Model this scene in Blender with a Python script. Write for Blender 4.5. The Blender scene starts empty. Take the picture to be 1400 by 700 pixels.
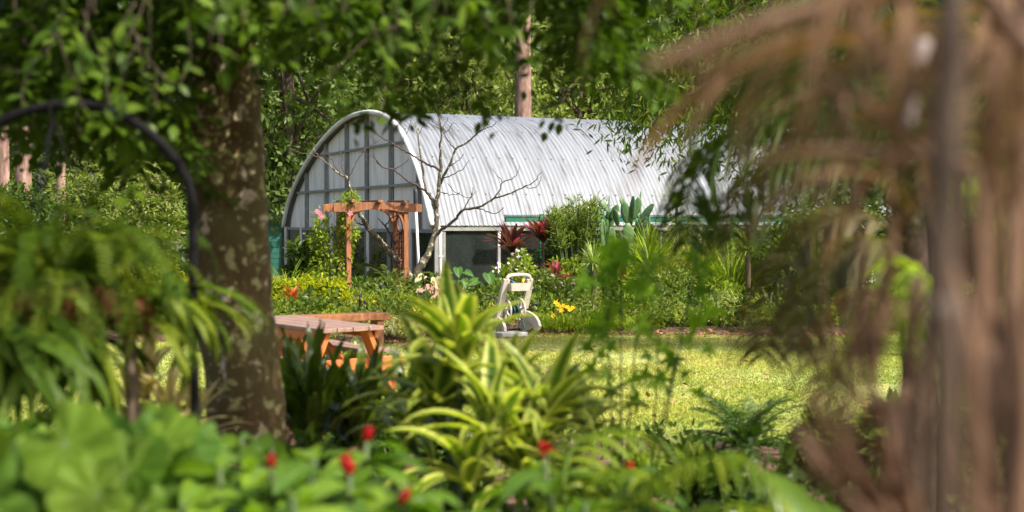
import bpy, math, random
import numpy as np
from mathutils import Vector, Matrix

random.seed(7)
RNG = np.random.default_rng(11)
SC = bpy.context.scene
COL = SC.collection
R = math.radians

# ------------------------------------------------------------------ camera
F = 1750.0                      # focal length in photo pixels (photo 1400 wide)
TH = math.atan(47 / F)
H = 1.65
cam_d = bpy.data.cameras.new('camera')
cam = bpy.data.objects.new('camera', cam_d)
COL.objects.link(cam)
cam.location = (0, 0, H)
cam.rotation_euler = (math.pi / 2 - TH, 0, 0)
cam_d.sensor_width = 36
cam_d.lens = 45
cam_d.clip_start = 0.05
cam_d.clip_end = 3000
cam_d.dof.use_dof = True
cam_d.dof.focus_distance = 22.0
cam_d.dof.aperture_fstop = 2.0
SC.camera = cam

# ------------------------------------------------------------------ sky, sun, exposure
SUN_AZ = Vector((0.80, -0.52))   # where the sun stands, seen from the garden
SUN_EL = R(47)
w = bpy.data.worlds.new('World')
SC.world = w
w.use_nodes = True
nt = w.node_tree
bg = nt.nodes['Background']
sky = nt.nodes.new('ShaderNodeTexSky')
sky.sky_type = 'NISHITA'
sky.sun_disc = False
sky.sun_elevation = SUN_EL
sky.sun_rotation = math.atan2(SUN_AZ.x, SUN_AZ.y)
sky.dust_density = 5.0
sky.ozone_density = 0.4
nt.links.new(sky.outputs[0], bg.inputs[0])
bg.inputs[1].default_value = 0.125
sd = bpy.data.lights.new('sun', 'SUN')
sd.energy = 3.7
sd.angle = R(0.53)
sd.color = (1.0, 0.94, 0.83)
sun = bpy.data.objects.new('sun', sd)
COL.objects.link(sun)
a2 = SUN_AZ.normalized()
sv = Vector((a2.x * math.cos(SUN_EL), a2.y * math.cos(SUN_EL), math.sin(SUN_EL)))
sun.rotation_euler = sv.to_track_quat('Z', 'Y').to_euler()
SC.view_settings.view_transform = 'Standard'
SC.view_settings.look = 'None'
SC.view_settings.gamma = 1.0
SC.view_settings.exposure = 1.33
SC.cycles.use_denoising = True
SC.cycles.max_bounces = 8
SC.cycles.transparent_max_bounces = 12


# ------------------------------------------------------------------ helpers
def at(px, py, Y):
    """world point on the vertical plane at distance Y seen at photo pixel px, py"""
    xc = (px - 700) / F
    yc = -(py - 350) / F
    d = np.array([xc, math.cos(TH) + yc * math.sin(TH), -math.sin(TH) + yc * math.cos(TH)])
    return np.array([0, 0, H]) + d * (Y / d[1])


def gx(px, Y):
    return (px - 700) / F * Y


def nrmz(a):
    return a / np.maximum(np.linalg.norm(a, axis=-1, keepdims=True), 1e-9)


class MB:
    """collects geometry as numpy blocks, builds one mesh"""

    def __init__(s):
        s.V, s.A, s.F3, s.F4, s.n = [], [], [], [], 0
        s.flat = False

    def add(s, V, tris=None, quads=None, A=None):
        V = np.asarray(V, float).reshape(-1, 3)
        if A is None:
            A = np.zeros((len(V), 3))
            A[:, 0] = RNG.random()
        s.V.append(V)
        s.A.append(np.asarray(A, float).reshape(-1, 3))
        if tris is not None and len(tris):
            s.F3.append(np.asarray(tris, int).reshape(-1, 3) + s.n)
        if quads is not None and len(quads):
            s.F4.append(np.asarray(quads, int).reshape(-1, 4) + s.n)
        s.n += len(V)

    def mesh(s, name, mat, smooth=True, origin=(0, 0, 0)):
        me = bpy.data.meshes.new(name)
        V = np.concatenate(s.V) - np.asarray(origin, float)
        A = np.concatenate(s.A)
        f3 = np.concatenate(s.F3) if s.F3 else np.zeros((0, 3), int)
        f4 = np.concatenate(s.F4) if s.F4 else np.zeros((0, 4), int)
        me.vertices.add(len(V))
        me.vertices.foreach_set('co', V.astype(np.float32).ravel())
        nl = len(f3) * 3 + len(f4) * 4
        me.loops.add(nl)
        me.loops.foreach_set('vertex_index', np.concatenate([f3.ravel(), f4.ravel()]).astype(np.int32))
        me.polygons.add(len(f3) + len(f4))
        ls = np.concatenate([np.arange(len(f3)) * 3, len(f3) * 3 + np.arange(len(f4)) * 4])
        me.polygons.foreach_set('loop_start', ls.astype(np.int32))
        at_ = me.attributes.new('leaf', 'FLOAT_VECTOR', 'POINT')
        at_.data.foreach_set('vector', A.astype(np.float32).ravel())
        me.update(calc_edges=True)
        me.polygons.foreach_set('use_smooth', np.full(len(me.polygons), smooth and not s.flat))
        if mat is not None:
            me.materials.append(mat)
        return me

    def build(s, name, mat, parent=None, smooth=True, kind=None, origin=None):
        if origin is None:
            origin = tuple(parent_world(parent)) if parent is not None else (0, 0, 0)
        me = s.mesh(name, mat, smooth, origin)
        o = bpy.data.objects.new(name, me)
        COL.objects.link(o)
        if parent is not None:
            o.parent = parent
        else:
            o.location = origin
        if kind:
            o['kind'] = kind
        return o


def parent_world(p):
    l = Vector(p.location)
    while p.parent is not None:
        p = p.parent
        l = l + Vector(p.location)
    return l


def tag(o, label, cat, group=None):
    o['label'] = label
    o['category'] = cat
    if group:
        o['group'] = group
    return o


def thing(name, label, cat, loc, group=None):
    o = bpy.data.objects.new(name, None)
    o.empty_display_size = 0.2
    COL.objects.link(o)
    o.location = Vector([float(c) for c in loc])
    return tag(o, label, cat, group)


def put(name, me, parent, M):
    """one more object from a shared mesh; M is relative to the parent"""
    o = bpy.data.objects.new(name, me)
    COL.objects.link(o)
    o.parent = parent
    o.matrix_basis = M
    return o


def copy_tree(src, loc, rz=0.0, sc=1.0, label=None):
    r = src.copy()
    COL.objects.link(r)
    r.location = loc
    r.rotation_euler = (0, 0, rz)
    r.scale = (sc, sc, sc)
    if label:
        r['label'] = label
    for ch in list(src.children):
        c = ch.copy()
        COL.objects.link(c)
        c.parent = r
    return r


def tube(mb, pts, rad, sides=8, cap=True, rnd=None):
    P = np.array([np.asarray(p, float) for p in pts])
    n = len(P)
    rad = np.full(n, rad, float) if np.isscalar(rad) else np.asarray(rad, float)
    T = nrmz(np.gradient(P, axis=0))
    up = np.array([0, 0, 1.0]) if abs(T[0][2]) < 0.9 else np.array([1.0, 0, 0])
    N = np.zeros_like(P)
    cur = nrmz(np.cross(T[0], up))
    for i in range(n):
        cur = cur - T[i] * np.dot(cur, T[i])
        cur = nrmz(cur)
        N[i] = cur
    B = np.cross(T, N)
    an = np.linspace(0, 2 * math.pi, sides, endpoint=False)
    V = P[:, None] + rad[:, None, None] * (np.cos(an)[None, :, None] * N[:, None] + np.sin(an)[None, :, None] * B[:, None])
    q = []
    for i in range(n - 1):
        for k in range(sides):
            k2 = (k + 1) % sides
            q.append((i * sides + k, i * sides + k2, (i + 1) * sides + k2, (i + 1) * sides + k))
    V = V.reshape(-1, 3)
    tr = []
    if cap:
        V = np.vstack([V, P[0], P[-1]])
        a, b = n * sides, n * sides + 1
        for k in range(sides):
            k2 = (k + 1) % sides
            tr.append((a, k2, k))
            tr.append((b, (n - 1) * sides + k, (n - 1) * sides + k2))
    A = np.zeros((len(V), 3))
    A[:, 0] = RNG.random() if rnd is None else rnd
    mb.add(V, tr, q, A)


def spline(pts, per=6):
    P = [np.asarray(p, float) for p in pts]
    P = [2 * P[0] - P[1]] + P + [2 * P[-1] - P[-2]]
    out = []
    for i in range(1, len(P) - 2):
        for k in range(per):
            t = k / per
            p0, p1, p2, p3 = P[i - 1], P[i], P[i + 1], P[i + 2]
            out.append(0.5 * (2 * p1 + (p2 - p0) * t + (2 * p0 - 5 * p1 + 4 * p2 - p3) * t * t + (3 * p1 - p0 - 3 * p2 + p3) * t ** 3))
    out.append(P[-2])
    return np.array(out)


def box(mb, c, ax, ay, az, sx, sy, sz):
    """box centred on c with unit axes and full sizes"""
    c = np.asarray(c, float)
    ax, ay, az = (np.asarray(v, float) for v in (ax, ay, az))
    s = np.array([[x, y, z] for z in (-.5, .5) for y in (-.5, .5) for x in (-.5, .5)])
    V = c + s[:, :1] * sx * ax + s[:, 1:2] * sy * ay + s[:, 2:] * sz * az
    q = [(0, 2, 3, 1), (4, 5, 7, 6), (0, 1, 5, 4), (2, 6, 7, 3), (0, 4, 6, 2), (1, 3, 7, 5)]
    mb.add(V, None, q)
    mb.flat = True


def beam(mb, p, q, wid, hei, up=(0, 0, 1)):
    p, q = np.asarray(p, float), np.asarray(q, float)
    d = q - p
    L = np.linalg.norm(d)
    d = d / L
    s = nrmz(np.cross(d, np.asarray(up, float)))
    u2 = np.cross(s, d)
    box(mb, (p + q) / 2, d, s, u2, L, wid, hei)


def bevel(o, wdt=0.004):
    m = o.modifiers.new('bevel', 'BEVEL')
    m.width = wdt
    m.segments = 2
    m.limit_method = 'ANGLE'
    for p in o.data.polygons:
        p.use_smooth = False
    return o


# leaf templates: x across (-.5..5), y along (0..1), z normal; per-vertex (across -1..1, along)
T4 = (np.array([[0, 0, 0], [.5, .42, .10], [0, 1, -.06], [-.5, .42, .10]], float),
      np.array([(0, 1, 2), (0, 2, 3)]), np.array([[0, 0], [1, .4], [0, 1], [-1, .4]], float))
_v = [[0, 0, 0], [.36, .25, .10], [0, .28, .02], [-.36, .25, .10], [.46, .55, .08], [0, .6, -.02], [-.46, .55, .08], [0, 1, -.16]]
T8 = (np.array(_v, float), np.array([(0, 1, 2), (0, 2, 3), (1, 4, 5), (1, 5, 2), (2, 5, 6), (2, 6, 3), (4, 7, 5), (5, 7, 6)]),
      np.array([[0, 0], [1, .25], [0, .28], [-1, .25], [1, .55], [0, .6], [-1, .55], [0, 1]], float))
_pv, _pt = [[0, 0, 0]], []
for k in range(5):
    a = 2 * math.pi * k / 5
    for da, rr in ((-.42, .4), (0, .55), (.42, .4)):
        _pv.append([rr * math.cos(a + da), rr * math.sin(a + da), .14])
    i = 1 + 3 * k
    _pt += [(0, i, i + 1), (0, i + 1, i + 2)]
TFL = (np.array(_pv, float), np.array(_pt), np.array([[0, 0]] + [[0.5, .5]] * 15, float))


def scatter(mb, T, pos, d, nr, L, W, rnd=None):
    tv, tf, ta = T
    N = len(pos)
    if N == 0:
        return
    d = nrmz(d)
    s = nrmz(np.cross(d, nr))
    n = np.cross(s, d)
    L = np.broadcast_to(np.asarray(L, float), (N,))
    W = np.broadcast_to(np.asarray(W, float), (N,))
    V = pos[:, None] + tv[None, :, :1] * W[:, None, None] * s[:, None] + tv[None, :, 1:2] * L[:, None, None] * d[:, None] \
        + tv[None, :, 2:] * W[:, None, None] * n[:, None]
    m = len(tv)
    Fc = (tf[None] + (np.arange(N) * m)[:, None, None]).reshape(-1, 3)
    A = np.zeros((N, m, 3))
    A[:, :, 0] = (RNG.random(N) if rnd is None else np.asarray(rnd))[:, None]
    A[:, :, 1:] = ta[None]
    mb.add(V.reshape(-1, 3), Fc, None, A.reshape(-1, 3))


def cloud(mb, C, rad, n, L, W, T=T4, up=.5, droop=.3, outw=.5, jit=.6, shell=.3):
    """clumps of leaves: C cluster centres, rad scalar / per-cluster / (k,3), n leaves per cluster"""
    C = np.asarray(C, float).reshape(-1, 3)
    k = len(C)
    rad = np.asarray(rad, float)
    if rad.ndim == 0:
        rad = np.full((k, 3), rad)
    elif rad.ndim == 1:
        rad = np.repeat(rad[:, None], 3, 1)
    ci = np.repeat(np.arange(k), n)
    N = len(ci)
    q = nrmz(RNG.normal(size=(N, 3)))
    t = (shell + (1 - shell) * RNG.random(N)) ** .6
    pos = C[ci] + q * rad[ci] * t[:, None]
    d = q + np.array([0, 0, -droop]) + RNG.normal(size=(N, 3)) * jit
    nr = np.array([0, 0, up]) + q * outw + RNG.normal(size=(N, 3)) * jit * .8
    s = .7 + .6 * RNG.random(N)
    # per-clump tint plus per-leaf tint
    ct = RNG.random(k)
    rnd = np.clip(.55 * ct[ci] + .45 * RNG.random(N), 0, 1)
    scatter(mb, T, pos, d, nr, L * s, W * s, rnd)


def blades(mb, base, az, el0, droop, L, W, seg=6, fold=.25, shape=None, rnd=None, power=1.4):
    """arching strap leaves; all args arrays of N (base N,3)"""
    N = len(base)
    az, el0, droop, L, W = (np.broadcast_to(np.asarray(v, float), (N,)) for v in (az, el0, droop, L, W))
    t = np.linspace(0, 1, seg + 1)
    el = el0[:, None] - droop[:, None] * t[None] ** power
    hor = np.stack([np.cos(az), np.sin(az), np.zeros(N)], 1)
    st = L[:, None] / seg
    dr = np.cumsum(np.concatenate([np.zeros((N, 1)), np.cos(el[:, :-1]) * st], 1), 1)
    dz = np.cumsum(np.concatenate([np.zeros((N, 1)), np.sin(el[:, :-1]) * st], 1), 1)
    P = base[:, None] + hor[:, None] * dr[:, :, None] + np.array([0, 0, 1.0]) * dz[:, :, None]
    side = np.stack([-np.sin(az), np.cos(az), np.zeros(N)], 1)
    nrm = -hor[:, None] * np.sin(el)[:, :, None] + np.array([0, 0, 1.0]) * np.cos(el)[:, :, None]
    if shape is None:
        wt = np.minimum(1, .45 + 2.2 * t) * (1 - t ** 3) + .01
    else:
        wt = shape(t)
    hw = .5 * W[:, None] * wt[None]
    Lf = P - side[:, None] * hw[:, :, None] + nrm * (fold * hw)[:, :, None]
    Rt = P + side[:, None] * hw[:, :, None] + nrm * (fold * hw)[:, :, None]
    V = np.stack([Lf, P, Rt], 2)            # N, seg+1, 3, 3
    m = (seg + 1) * 3
    q = []
    for i in range(seg):
        for k in range(2):
            q.append((i * 3 + k, i * 3 + k + 1, (i + 1) * 3 + k + 1, (i + 1) * 3 + k))
    Fq = (np.array(q)[None] + (np.arange(N) * m)[:, None, None]).reshape(-1, 4)
    A = np.zeros((N, seg + 1, 3, 3))
    A[..., 0] = (RNG.random(N) if rnd is None else np.broadcast_to(rnd, (N,)))[:, None, None]
    A[..., 1] = np.array([-1, 0, 1])[None, None]
    A[..., 2] = t[None, :, None]
    mb.add(V.reshape(-1, 3), None, Fq, A.reshape(-1, 3))
    return P


def frond_along(mb, path, n, ll, lw, ang=.7, droop=.5, seg=3, prof=None, rach=.006, jit=.1, t0=.12, rmb=None, upv=(0, 0, 1)):
    """a pinnate frond: rachis through path (k,3), n leaflet pairs"""
    P = np.asarray(path, float)
    k = len(P)
    s = np.linspace(t0, .99, n)
    idx = s * (k - 1)
    i0 = np.clip(idx.astype(int), 0, k - 2)
    fr = (idx - i0)[:, None]
    B = P[i0] * (1 - fr) + P[i0 + 1] * fr
    T = nrmz(P[i0 + 1] - P[i0])
    S = np.cross(T, np.asarray(upv, float))
    bad = np.linalg.norm(S, axis=1) < .15
    S[bad] = np.array([1.0, 0, 0])
    S = nrmz(S)
    pl = (np.sin(np.pi * np.clip(.1 + .85 * s, 0, 1)) ** .6) if prof is None else prof(s)
    for sg in (-1, 1):
        L = ll * pl * (1 + jit * RNG.normal(size=n))
        d = S * sg * math.cos(ang) + T * math.sin(ang) + RNG.normal(size=(n, 3)) * jit
        d = nrmz(d)
        t = np.linspace(0, 1, seg + 1)
        pts = [B]
        cur = d.copy()
        for j in range(seg):
            pts.append(pts[-1] + cur * (L / seg)[:, None])
            cur = nrmz(cur + np.array([0, 0, -droop * 1.6 / seg]))
        Q = np.stack(pts, 1)                # n, seg+1, 3
        wv = nrmz(np.cross(d, np.cross(S * sg, T)))
        wv = T * .8 + wv * .2
        wt = np.minimum(1, .5 + 2 * t) * (1 - t ** 2.5) + .02
        hw = (lw * .5) * wt
        up_ = nrmz(np.cross(wv, d)) * .15 * lw
        V = np.stack([Q - wv[:, None] * hw[None, :, None], Q + up_[:, None] * np.ones((1, seg + 1, 1)) * (sg), Q + wv[:, None] * hw[None, :, None]], 2)
        m = (seg + 1) * 3
        q = []
        for i in range(seg):
            for c in range(2):
                q.append((i * 3 + c, i * 3 + c + 1, (i + 1) * 3 + c + 1, (i + 1) * 3 + c))
        Fq = (np.array(q)[None] + (np.arange(n) * m)[:, None, None]).reshape(-1, 4)
        A = np.zeros((n, seg + 1, 3, 3))
        A[..., 0] = RNG.random(n)[:, None, None]
        A[..., 1] = np.array([-1, 0, 1])[None, None]
        A[..., 2] = t[None, :, None]
        mb.add(V.reshape(-1, 3), None, Fq, A.reshape(-1, 3))
    tube(rmb if rmb is not None else mb, P, np.linspace(rach, rach * .3, k), 5)


def arc_path(L, el0, droop, seg=12, power=1.3):
    """curve in the local YZ plane starting at the origin"""
    t = np.linspace(0, 1, seg + 1)
    el = el0 - droop * t ** power
    st = L / seg
    y = np.concatenate([[0], np.cumsum(np.cos(el[:-1]) * st)])
    z = np.concatenate([[0], np.cumsum(np.sin(el[:-1]) * st)])
    return np.stack([np.zeros(seg + 1), y, z], 1)


# ------------------------------------------------------------------ materials
def nodes_of(name):
    m = bpy.data.materials.new(name)
    m.use_nodes = True
    t = m.node_tree
    return m, t, t.nodes, t.links, t.nodes['Principled BSDF'], t.nodes['Material Output']


def ramp(N, cols, pos=None):
    r = N.new('ShaderNodeValToRGB')
    e = r.color_ramp.elements
    k = len(cols)
    pos = pos or [i / (k - 1) for i in range(k)]
    e[0].position, e[1].position = pos[0], pos[-1]
    e[0].color, e[1].color = (*cols[0], 1), (*cols[-1], 1)
    for i in range(1, k - 1):
        x = e.new(pos[i])
        x.color = (*cols[i], 1)
    return r


def leaf_mat(name, cols, trans=.38, rough=.5, spec=.15, obj=False, stripe=None, stripe_at=(.45, .6), rib=None, tipcol=None, mottle=0.25):
    """leaf: per-leaf tint along a ramp, optional margin stripe colour, midrib colour and tip colour"""
    m, t, N, Lk, P, out = nodes_of(name)
    a = N.new('ShaderNodeAttribute')
    a.attribute_name = 'leaf'
    sep = N.new('ShaderNodeSeparateXYZ')
    Lk.new(a.outputs['Vector'], sep.inputs[0])
    cols = [(c[0] * 1.25, c[1] * 1.12, c[2] * .5) if c[1] > c[0] else c for c in cols]
    fac = sep.outputs[0]
    if obj:
        oi = N.new('ShaderNodeObjectInfo')
        fac = oi.outputs['Random']
    r = ramp(N, cols)
    Lk.new(fac, r.inputs[0])
    col = r.outputs[0]
    ab = N.new('ShaderNodeMath')
    ab.operation = 'ABSOLUTE'
    Lk.new(sep.outputs[1], ab.inputs[0])
    if stripe:
        mr = N.new('ShaderNodeMapRange')
        mr.inputs[1].default_value, mr.inputs[2].default_value = stripe_at
        nz = N.new('ShaderNodeTexNoise')
        nz.inputs['Scale'].default_value = 14
        ad = N.new('ShaderNodeMath')
        ad.operation = 'MULTIPLY_ADD'
        ad.inputs[1].default_value = .35
        Lk.new(nz.outputs[0], ad.inputs[0])
        Lk.new(ab.outputs[0], ad.inputs[2])
        Lk.new(ad.outputs[0], mr.inputs[0])
        mx = N.new('ShaderNodeMix')
        mx.data_type = 'RGBA'
        Lk.new(mr.outputs[0], mx.inputs[0])
        Lk.new(col, mx.inputs[6])
        mx.inputs[7].default_value = (*stripe, 1)
        col = mx.outputs[2]
    if rib:
        mr = N.new('ShaderNodeMapRange')
        mr.inputs[1].default_value, mr.inputs[2].default_value = .18, .04
        Lk.new(ab.outputs[0], mr.inputs[0])
        mx = N.new('ShaderNodeMix')
        mx.data_type = 'RGBA'
        Lk.new(mr.outputs[0], mx.inputs[0])
        Lk.new(col, mx.inputs[6])
        mx.inputs[7].default_value = (*rib, 1)
        col = mx.outputs[2]
    if tipcol:
        mr = N.new('ShaderNodeMapRange')
        mr.inputs[1].default_value, mr.inputs[2].default_value = .45, 1.0
        Lk.new(sep.outputs[2], mr.inputs[0])
        mx = N.new('ShaderNodeMix')
        mx.data_type = 'RGBA'
        Lk.new(mr.outputs[0], mx.inputs[0])
        Lk.new(col, mx.inputs[6])
        mx.inputs[7].default_value = (*tipcol, 1)
        col = mx.outputs[2]
    if mottle:
        nz = N.new('ShaderNodeTexNoise')
        nz.inputs['Scale'].default_value = 23
        nz.inputs['Detail'].default_value = 3
        hs = N.new('ShaderNodeHueSaturation')
        mr = N.new('ShaderNodeMapRange')
        mr.inputs[1].default_value, mr.inputs[2].default_value = .25, .75
        mr.inputs[3].default_value, mr.inputs[4].default_value = 1 - mottle, 1 + mottle
        Lk.new(nz.outputs[0], mr.inputs[0])
        Lk.new(mr.outputs[0], hs.inputs['Value'])
        Lk.new(col, hs.inputs['Color'])
        col = hs.outputs[0]
    Lk.new(col, P.inputs['Base Color'])
    P.inputs['Roughness'].default_value = rough
    P.inputs['Specular IOR Level'].default_value = spec
    tr = N.new('ShaderNodeBsdfTranslucent')
    hs = N.new('ShaderNodeMix')
    hs.data_type = 'RGBA'
    hs.blend_type = 'MULTIPLY'
    hs.inputs[0].default_value = 1
    hs.inputs[7].default_value = (1.6, 1.7, .6, 1)
    Lk.new(col, hs.inputs[6])
    Lk.new(hs.outputs[2], tr.inputs[0])
    mix = N.new('ShaderNodeMixShader')
    mix.inputs[0].default_value = trans
    Lk.new(P.outputs[0], mix.inputs[1])
    Lk.new(tr.outputs[0], mix.inputs[2])
    Lk.new(mix.outputs[0], out.inputs[0])
    return m


def surf_mat(name, cols, scale=6, stretch=(1, 1, 1), rough=.7, bump=.3, metal=0.0, spec=.3, detail=6, pos=None, patch=None, bscale=None, obj=0.0):
    """solid material: noise between colours, bump, optional patches (colour, scale, low, high)"""
    m, t, N, Lk, P, out = nodes_of(name)
    tc = N.new('ShaderNodeTexCoord')
    mp = N.new('ShaderNodeMapping')
    mp.inputs['Scale'].default_value = stretch
    Lk.new(tc.outputs['Object'], mp.inputs[0])
    nz = N.new('ShaderNodeTexNoise')
    nz.inputs['Scale'].default_value = scale
    nz.inputs['Detail'].default_value = detail
    nz.inputs['Roughness'].default_value = .65
    Lk.new(mp.outputs[0], nz.inputs['Vector'])
    r = ramp(N, cols, pos or [.3 + .4 * i / (len(cols) - 1) for i in range(len(cols))])
    Lk.new(nz.outputs[0], r.inputs[0])
    col = r.outputs[0]
    if patch:
        for (pc, ps, lo, hi) in patch:
            n2 = N.new('ShaderNodeTexNoise')
            n2.inputs['Scale'].default_value = ps
            n2.inputs['Detail'].default_value = 5
            n2.inputs['Roughness'].default_value = .6
            Lk.new(tc.outputs['Object'], n2.inputs['Vector'])
            mr = N.new('ShaderNodeMapRange')
            mr.inputs[1].default_value, mr.inputs[2].default_value = lo, hi
            Lk.new(n2.outputs[0], mr.inputs[0])
            mx = N.new('ShaderNodeMix')
            mx.data_type = 'RGBA'
            Lk.new(mr.outputs[0], mx.inputs[0])
            Lk.new(col, mx.inputs[6])
            mx.inputs[7].default_value = (*pc, 1)
            col = mx.outputs[2]
    if obj:
        oi = N.new('ShaderNodeObjectInfo')
        hs = N.new('ShaderNodeHueSaturation')
        mr = N.new('ShaderNodeMapRange')
        mr.inputs[3].default_value, mr.inputs[4].default_value = 1 - obj, 1 + obj
        Lk.new(oi.outputs['Random'], mr.inputs[0])
        Lk.new(mr.outputs[0], hs.inputs['Value'])
        Lk.new(col, hs.inputs['Color'])
        col = hs.outputs[0]
    Lk.new(col, P.inputs['Base Color'])
    P.inputs['Roughness'].default_value = rough
    P.inputs['Metallic'].default_value = metal
    P.inputs['Specular IOR Level'].default_value = spec
    if bump:
        b = N.new('ShaderNodeBump')
        b.inputs['Strength'].default_value = bump
        b.inputs['Distance'].default_value = .02
        src = nz
        if bscale:
            src = N.new('ShaderNodeTexNoise')
            src.inputs['Scale'].default_value = bscale
            src.inputs['Detail'].default_value = 5
            Lk.new(mp.outputs[0], src.inputs['Vector'])
        Lk.new(src.outputs[0], b.inputs['Height'])
        Lk.new(b.outputs[0], P.inputs['Normal'])
    return m


G = {}
G['forest_a'] = leaf_mat('forest_leaf', [(.055, .090, .04), (.095, .145, .065), (.14, .20, .09)], .3, .5)
G['forest_b'] = leaf_mat('dark_forest_leaf', [(.035, .066, .034), (.06, .105, .05), (.095, .15, .07)], .25, .4)
G['forest_c'] = leaf_mat('pale_forest_leaf', [(.09, .14, .08), (.14, .20, .11), (.20, .26, .15)], .35, .5)
G['canopy'] = leaf_mat('canopy_leaf', [(.018, .042, .008), (.035, .075, .013), (.065, .12, .02)], .38, .45, .15)
G['canopy_obj'] = leaf_mat('canopy_young_leaf', [(.03, .07, .014), (.05, .10, .02), (.10, .17, .04)], .42, .4, .2, obj=True)
G['willow'] = leaf_mat('narrow_leaf', [(.03, .065, .012), (.05, .095, .02), (.09, .12, .03)], .4, .4)
G['yellowgreen'] = leaf_mat('yellow_green_leaf', [(.14, .19, .012), (.22, .27, .02), (.33, .36, .03)], .4, .5)
G['mid'] = leaf_mat('shrub_leaf', [(.05, .085, .03), (.08, .125, .045), (.13, .18, .075)], .35, .5)
G['light'] = leaf_mat('light_shrub_leaf', [(.08, .14, .02), (.13, .20, .035), (.20, .27, .06)], .4, .5)
G['dark'] = leaf_mat('dark_shrub_leaf', [(.018, .045, .012), (.035, .07, .018), (.055, .10, .024)], .25, .35)
G['grey'] = leaf_mat('grey_green_leaf', [(.13, .18, .09), (.20, .26, .14), (.28, .32, .19)], .3, .6)
G['white'] = leaf_mat('white_flower_leaf', [(.14, .19, .08), (.40, .42, .30), (.62, .62, .52)], .3, .6)
G['purple'] = leaf_mat('purple_leaf', [(.035, .012, .05), (.07, .03, .10), (.16, .10, .20)], .25, .45)
G['pinktip'] = leaf_mat('pale_tip_leaf', [(.045, .085, .02), (.07, .12, .03), (.10, .15, .045), (.42, .34, .24)], .3, .55)
G['grassy'] = leaf_mat('grass_clump_leaf', [(.08, .15, .03), (.14, .22, .05), (.24, .31, .10)], .35, .5)
G['strap'] = leaf_mat('strap_leaf', [(.06, .12, .02), (.11, .18, .03), (.17, .25, .05)], .35, .4)
G['olive'] = leaf_mat('olive_leaf', [(.06, .09, .025), (.09, .12, .035), (.14, .16, .06)], .3, .5)
G['pencil'] = leaf_mat('pencil_cactus_stem', [(.06, .11, .02), (.09, .15, .03), (.14, .20, .05)], .15, .5)
G['cactus'] = surf_mat('cactus_skin', [(.035, .085, .025), (.07, .14, .05)], 5, rough=.45, bump=.15, patch=[((.22, .24, .10), 6, .62, .7)])
G['cordyline'] = leaf_mat('cordyline_leaf', [(.06, .028, .026), (.09, .035, .036), (.15, .04, .05), (.36, .05, .09)], .3, .4, stripe=(.36, .06, .10), stripe_at=(1.0, 1.25))
G['redplant'] = leaf_mat('red_bromeliad_leaf', [(.30, .04, .02), (.42, .08, .03), (.40, .16, .06)], .3, .4)
G['caladium'] = leaf_mat('caladium_leaf', [(.55, .10, .12), (.60, .30, .26), (.45, .42, .22)], .3, .5, obj=True, stripe=(.10, .18, .05), stripe_at=(1.05, 1.2))
G['taro'] = leaf_mat('taro_leaf', [(.03, .09, .03), (.05, .13, .045), (.07, .16, .06)], .3, .35, obj=True, rib=(.12, .2, .08))
G['spider'] = leaf_mat('variegated_strap_leaf', [(.10, .17, .04), (.14, .21, .06)], .3, .5, stripe=(.50, .52, .28), stripe_at=(.6, .9))
G['agave'] = leaf_mat('agave_leaf', [(.12, .2, .10), (.18, .26, .14)], .2, .5)
G['dracaena'] = leaf_mat('dracaena_leaf', [(.030, .075, .012), (.06, .125, .018), (.11, .18, .022)], .42, .38, .3, obj=True, stripe=(.43, .46, .10), stripe_at=(.50, .85))
G['nest'] = leaf_mat('bird_nest_fern_leaf', [(.018, .042, .008), (.035, .068, .012), (.065, .11, .02)], .3, .35, .3, obj=True, rib=(.03, .035, .012))
G['stag'] = leaf_mat('staghorn_leaf', [(.028, .065, .010), (.05, .095, .015), (.12, .17, .03)], .4, .5, obj=True)
G['boston'] = leaf_mat('boston_fern_leaf', [(.022, .055, .008), (.045, .09, .012), (.11, .16, .022)], .42, .5, obj=True)
G['geranium'] = leaf_mat('round_leaf', [(.028, .078, .016), (.05, .115, .022), (.09, .165, .034)], .42, .55, obj=True, rib=(.16, .22, .08))
G['ginger'] = leaf_mat('ginger_leaf', [(.035, .085, .018), (.075, .15, .03), (.14, .24, .05)], .42, .35, .35, obj=True, rib=(.10, .19, .05))
G['maple'] = leaf_mat('lobed_leaf', [(.05, .13, .010), (.09, .20, .016), (.15, .28, .025)], .48, .4, obj=True)
G['cycad'] = leaf_mat('cycad_leaf', [(.02, .055, .014), (.035, .085, .022), (.06, .12, .03)], .25, .35, .5)
G['palmlight'] = leaf_mat('young_palm_leaf', [(.10, .18, .025), (.16, .25, .04), (.24, .33, .06)], .42, .4)
G['palmgreen'] = leaf_mat('palm_leaf', [(.018, .042, .008), (.03, .062, .012), (.055, .085, .02)], .35, .4)
G['palmolive'] = leaf_mat('ageing_palm_leaf', [(.055, .058, .02), (.09, .08, .035), (.14, .115, .06)], .35, .5)
G['palmmid'] = leaf_mat('feathered_palm_leaf', [(.05, .10, .014), (.085, .145, .022), (.14, .20, .035)], .42, .4)
G['palmdry'] = leaf_mat('dry_palm_leaf', [(.085, .045, .022), (.14, .078, .040), (.21, .13, .075)], .25, .6)
G['croton'] = leaf_mat('croton_leaf', [(.20, .15, .05), (.32, .26, .10), (.25, .27, .08)], .35, .45, stripe=(.42, .36, .20), stripe_at=(.7, 1.0))
G['blueleaf'] = leaf_mat('silver_blue_leaf', [(.14, .21, .20), (.22, .29, .28)], .25, .5)
G['reed'] = leaf_mat('reed_leaf', [(.10, .15, .04), (.17, .21, .07), (.28, .28, .12)], .35, .5)
G['lawn'] = leaf_mat('lawn_blade', [(.13, .185, .07), (.195, .24, .10), (.28, .29, .145), (.40, .31, .20)], .35, .7)
M = {}
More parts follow.
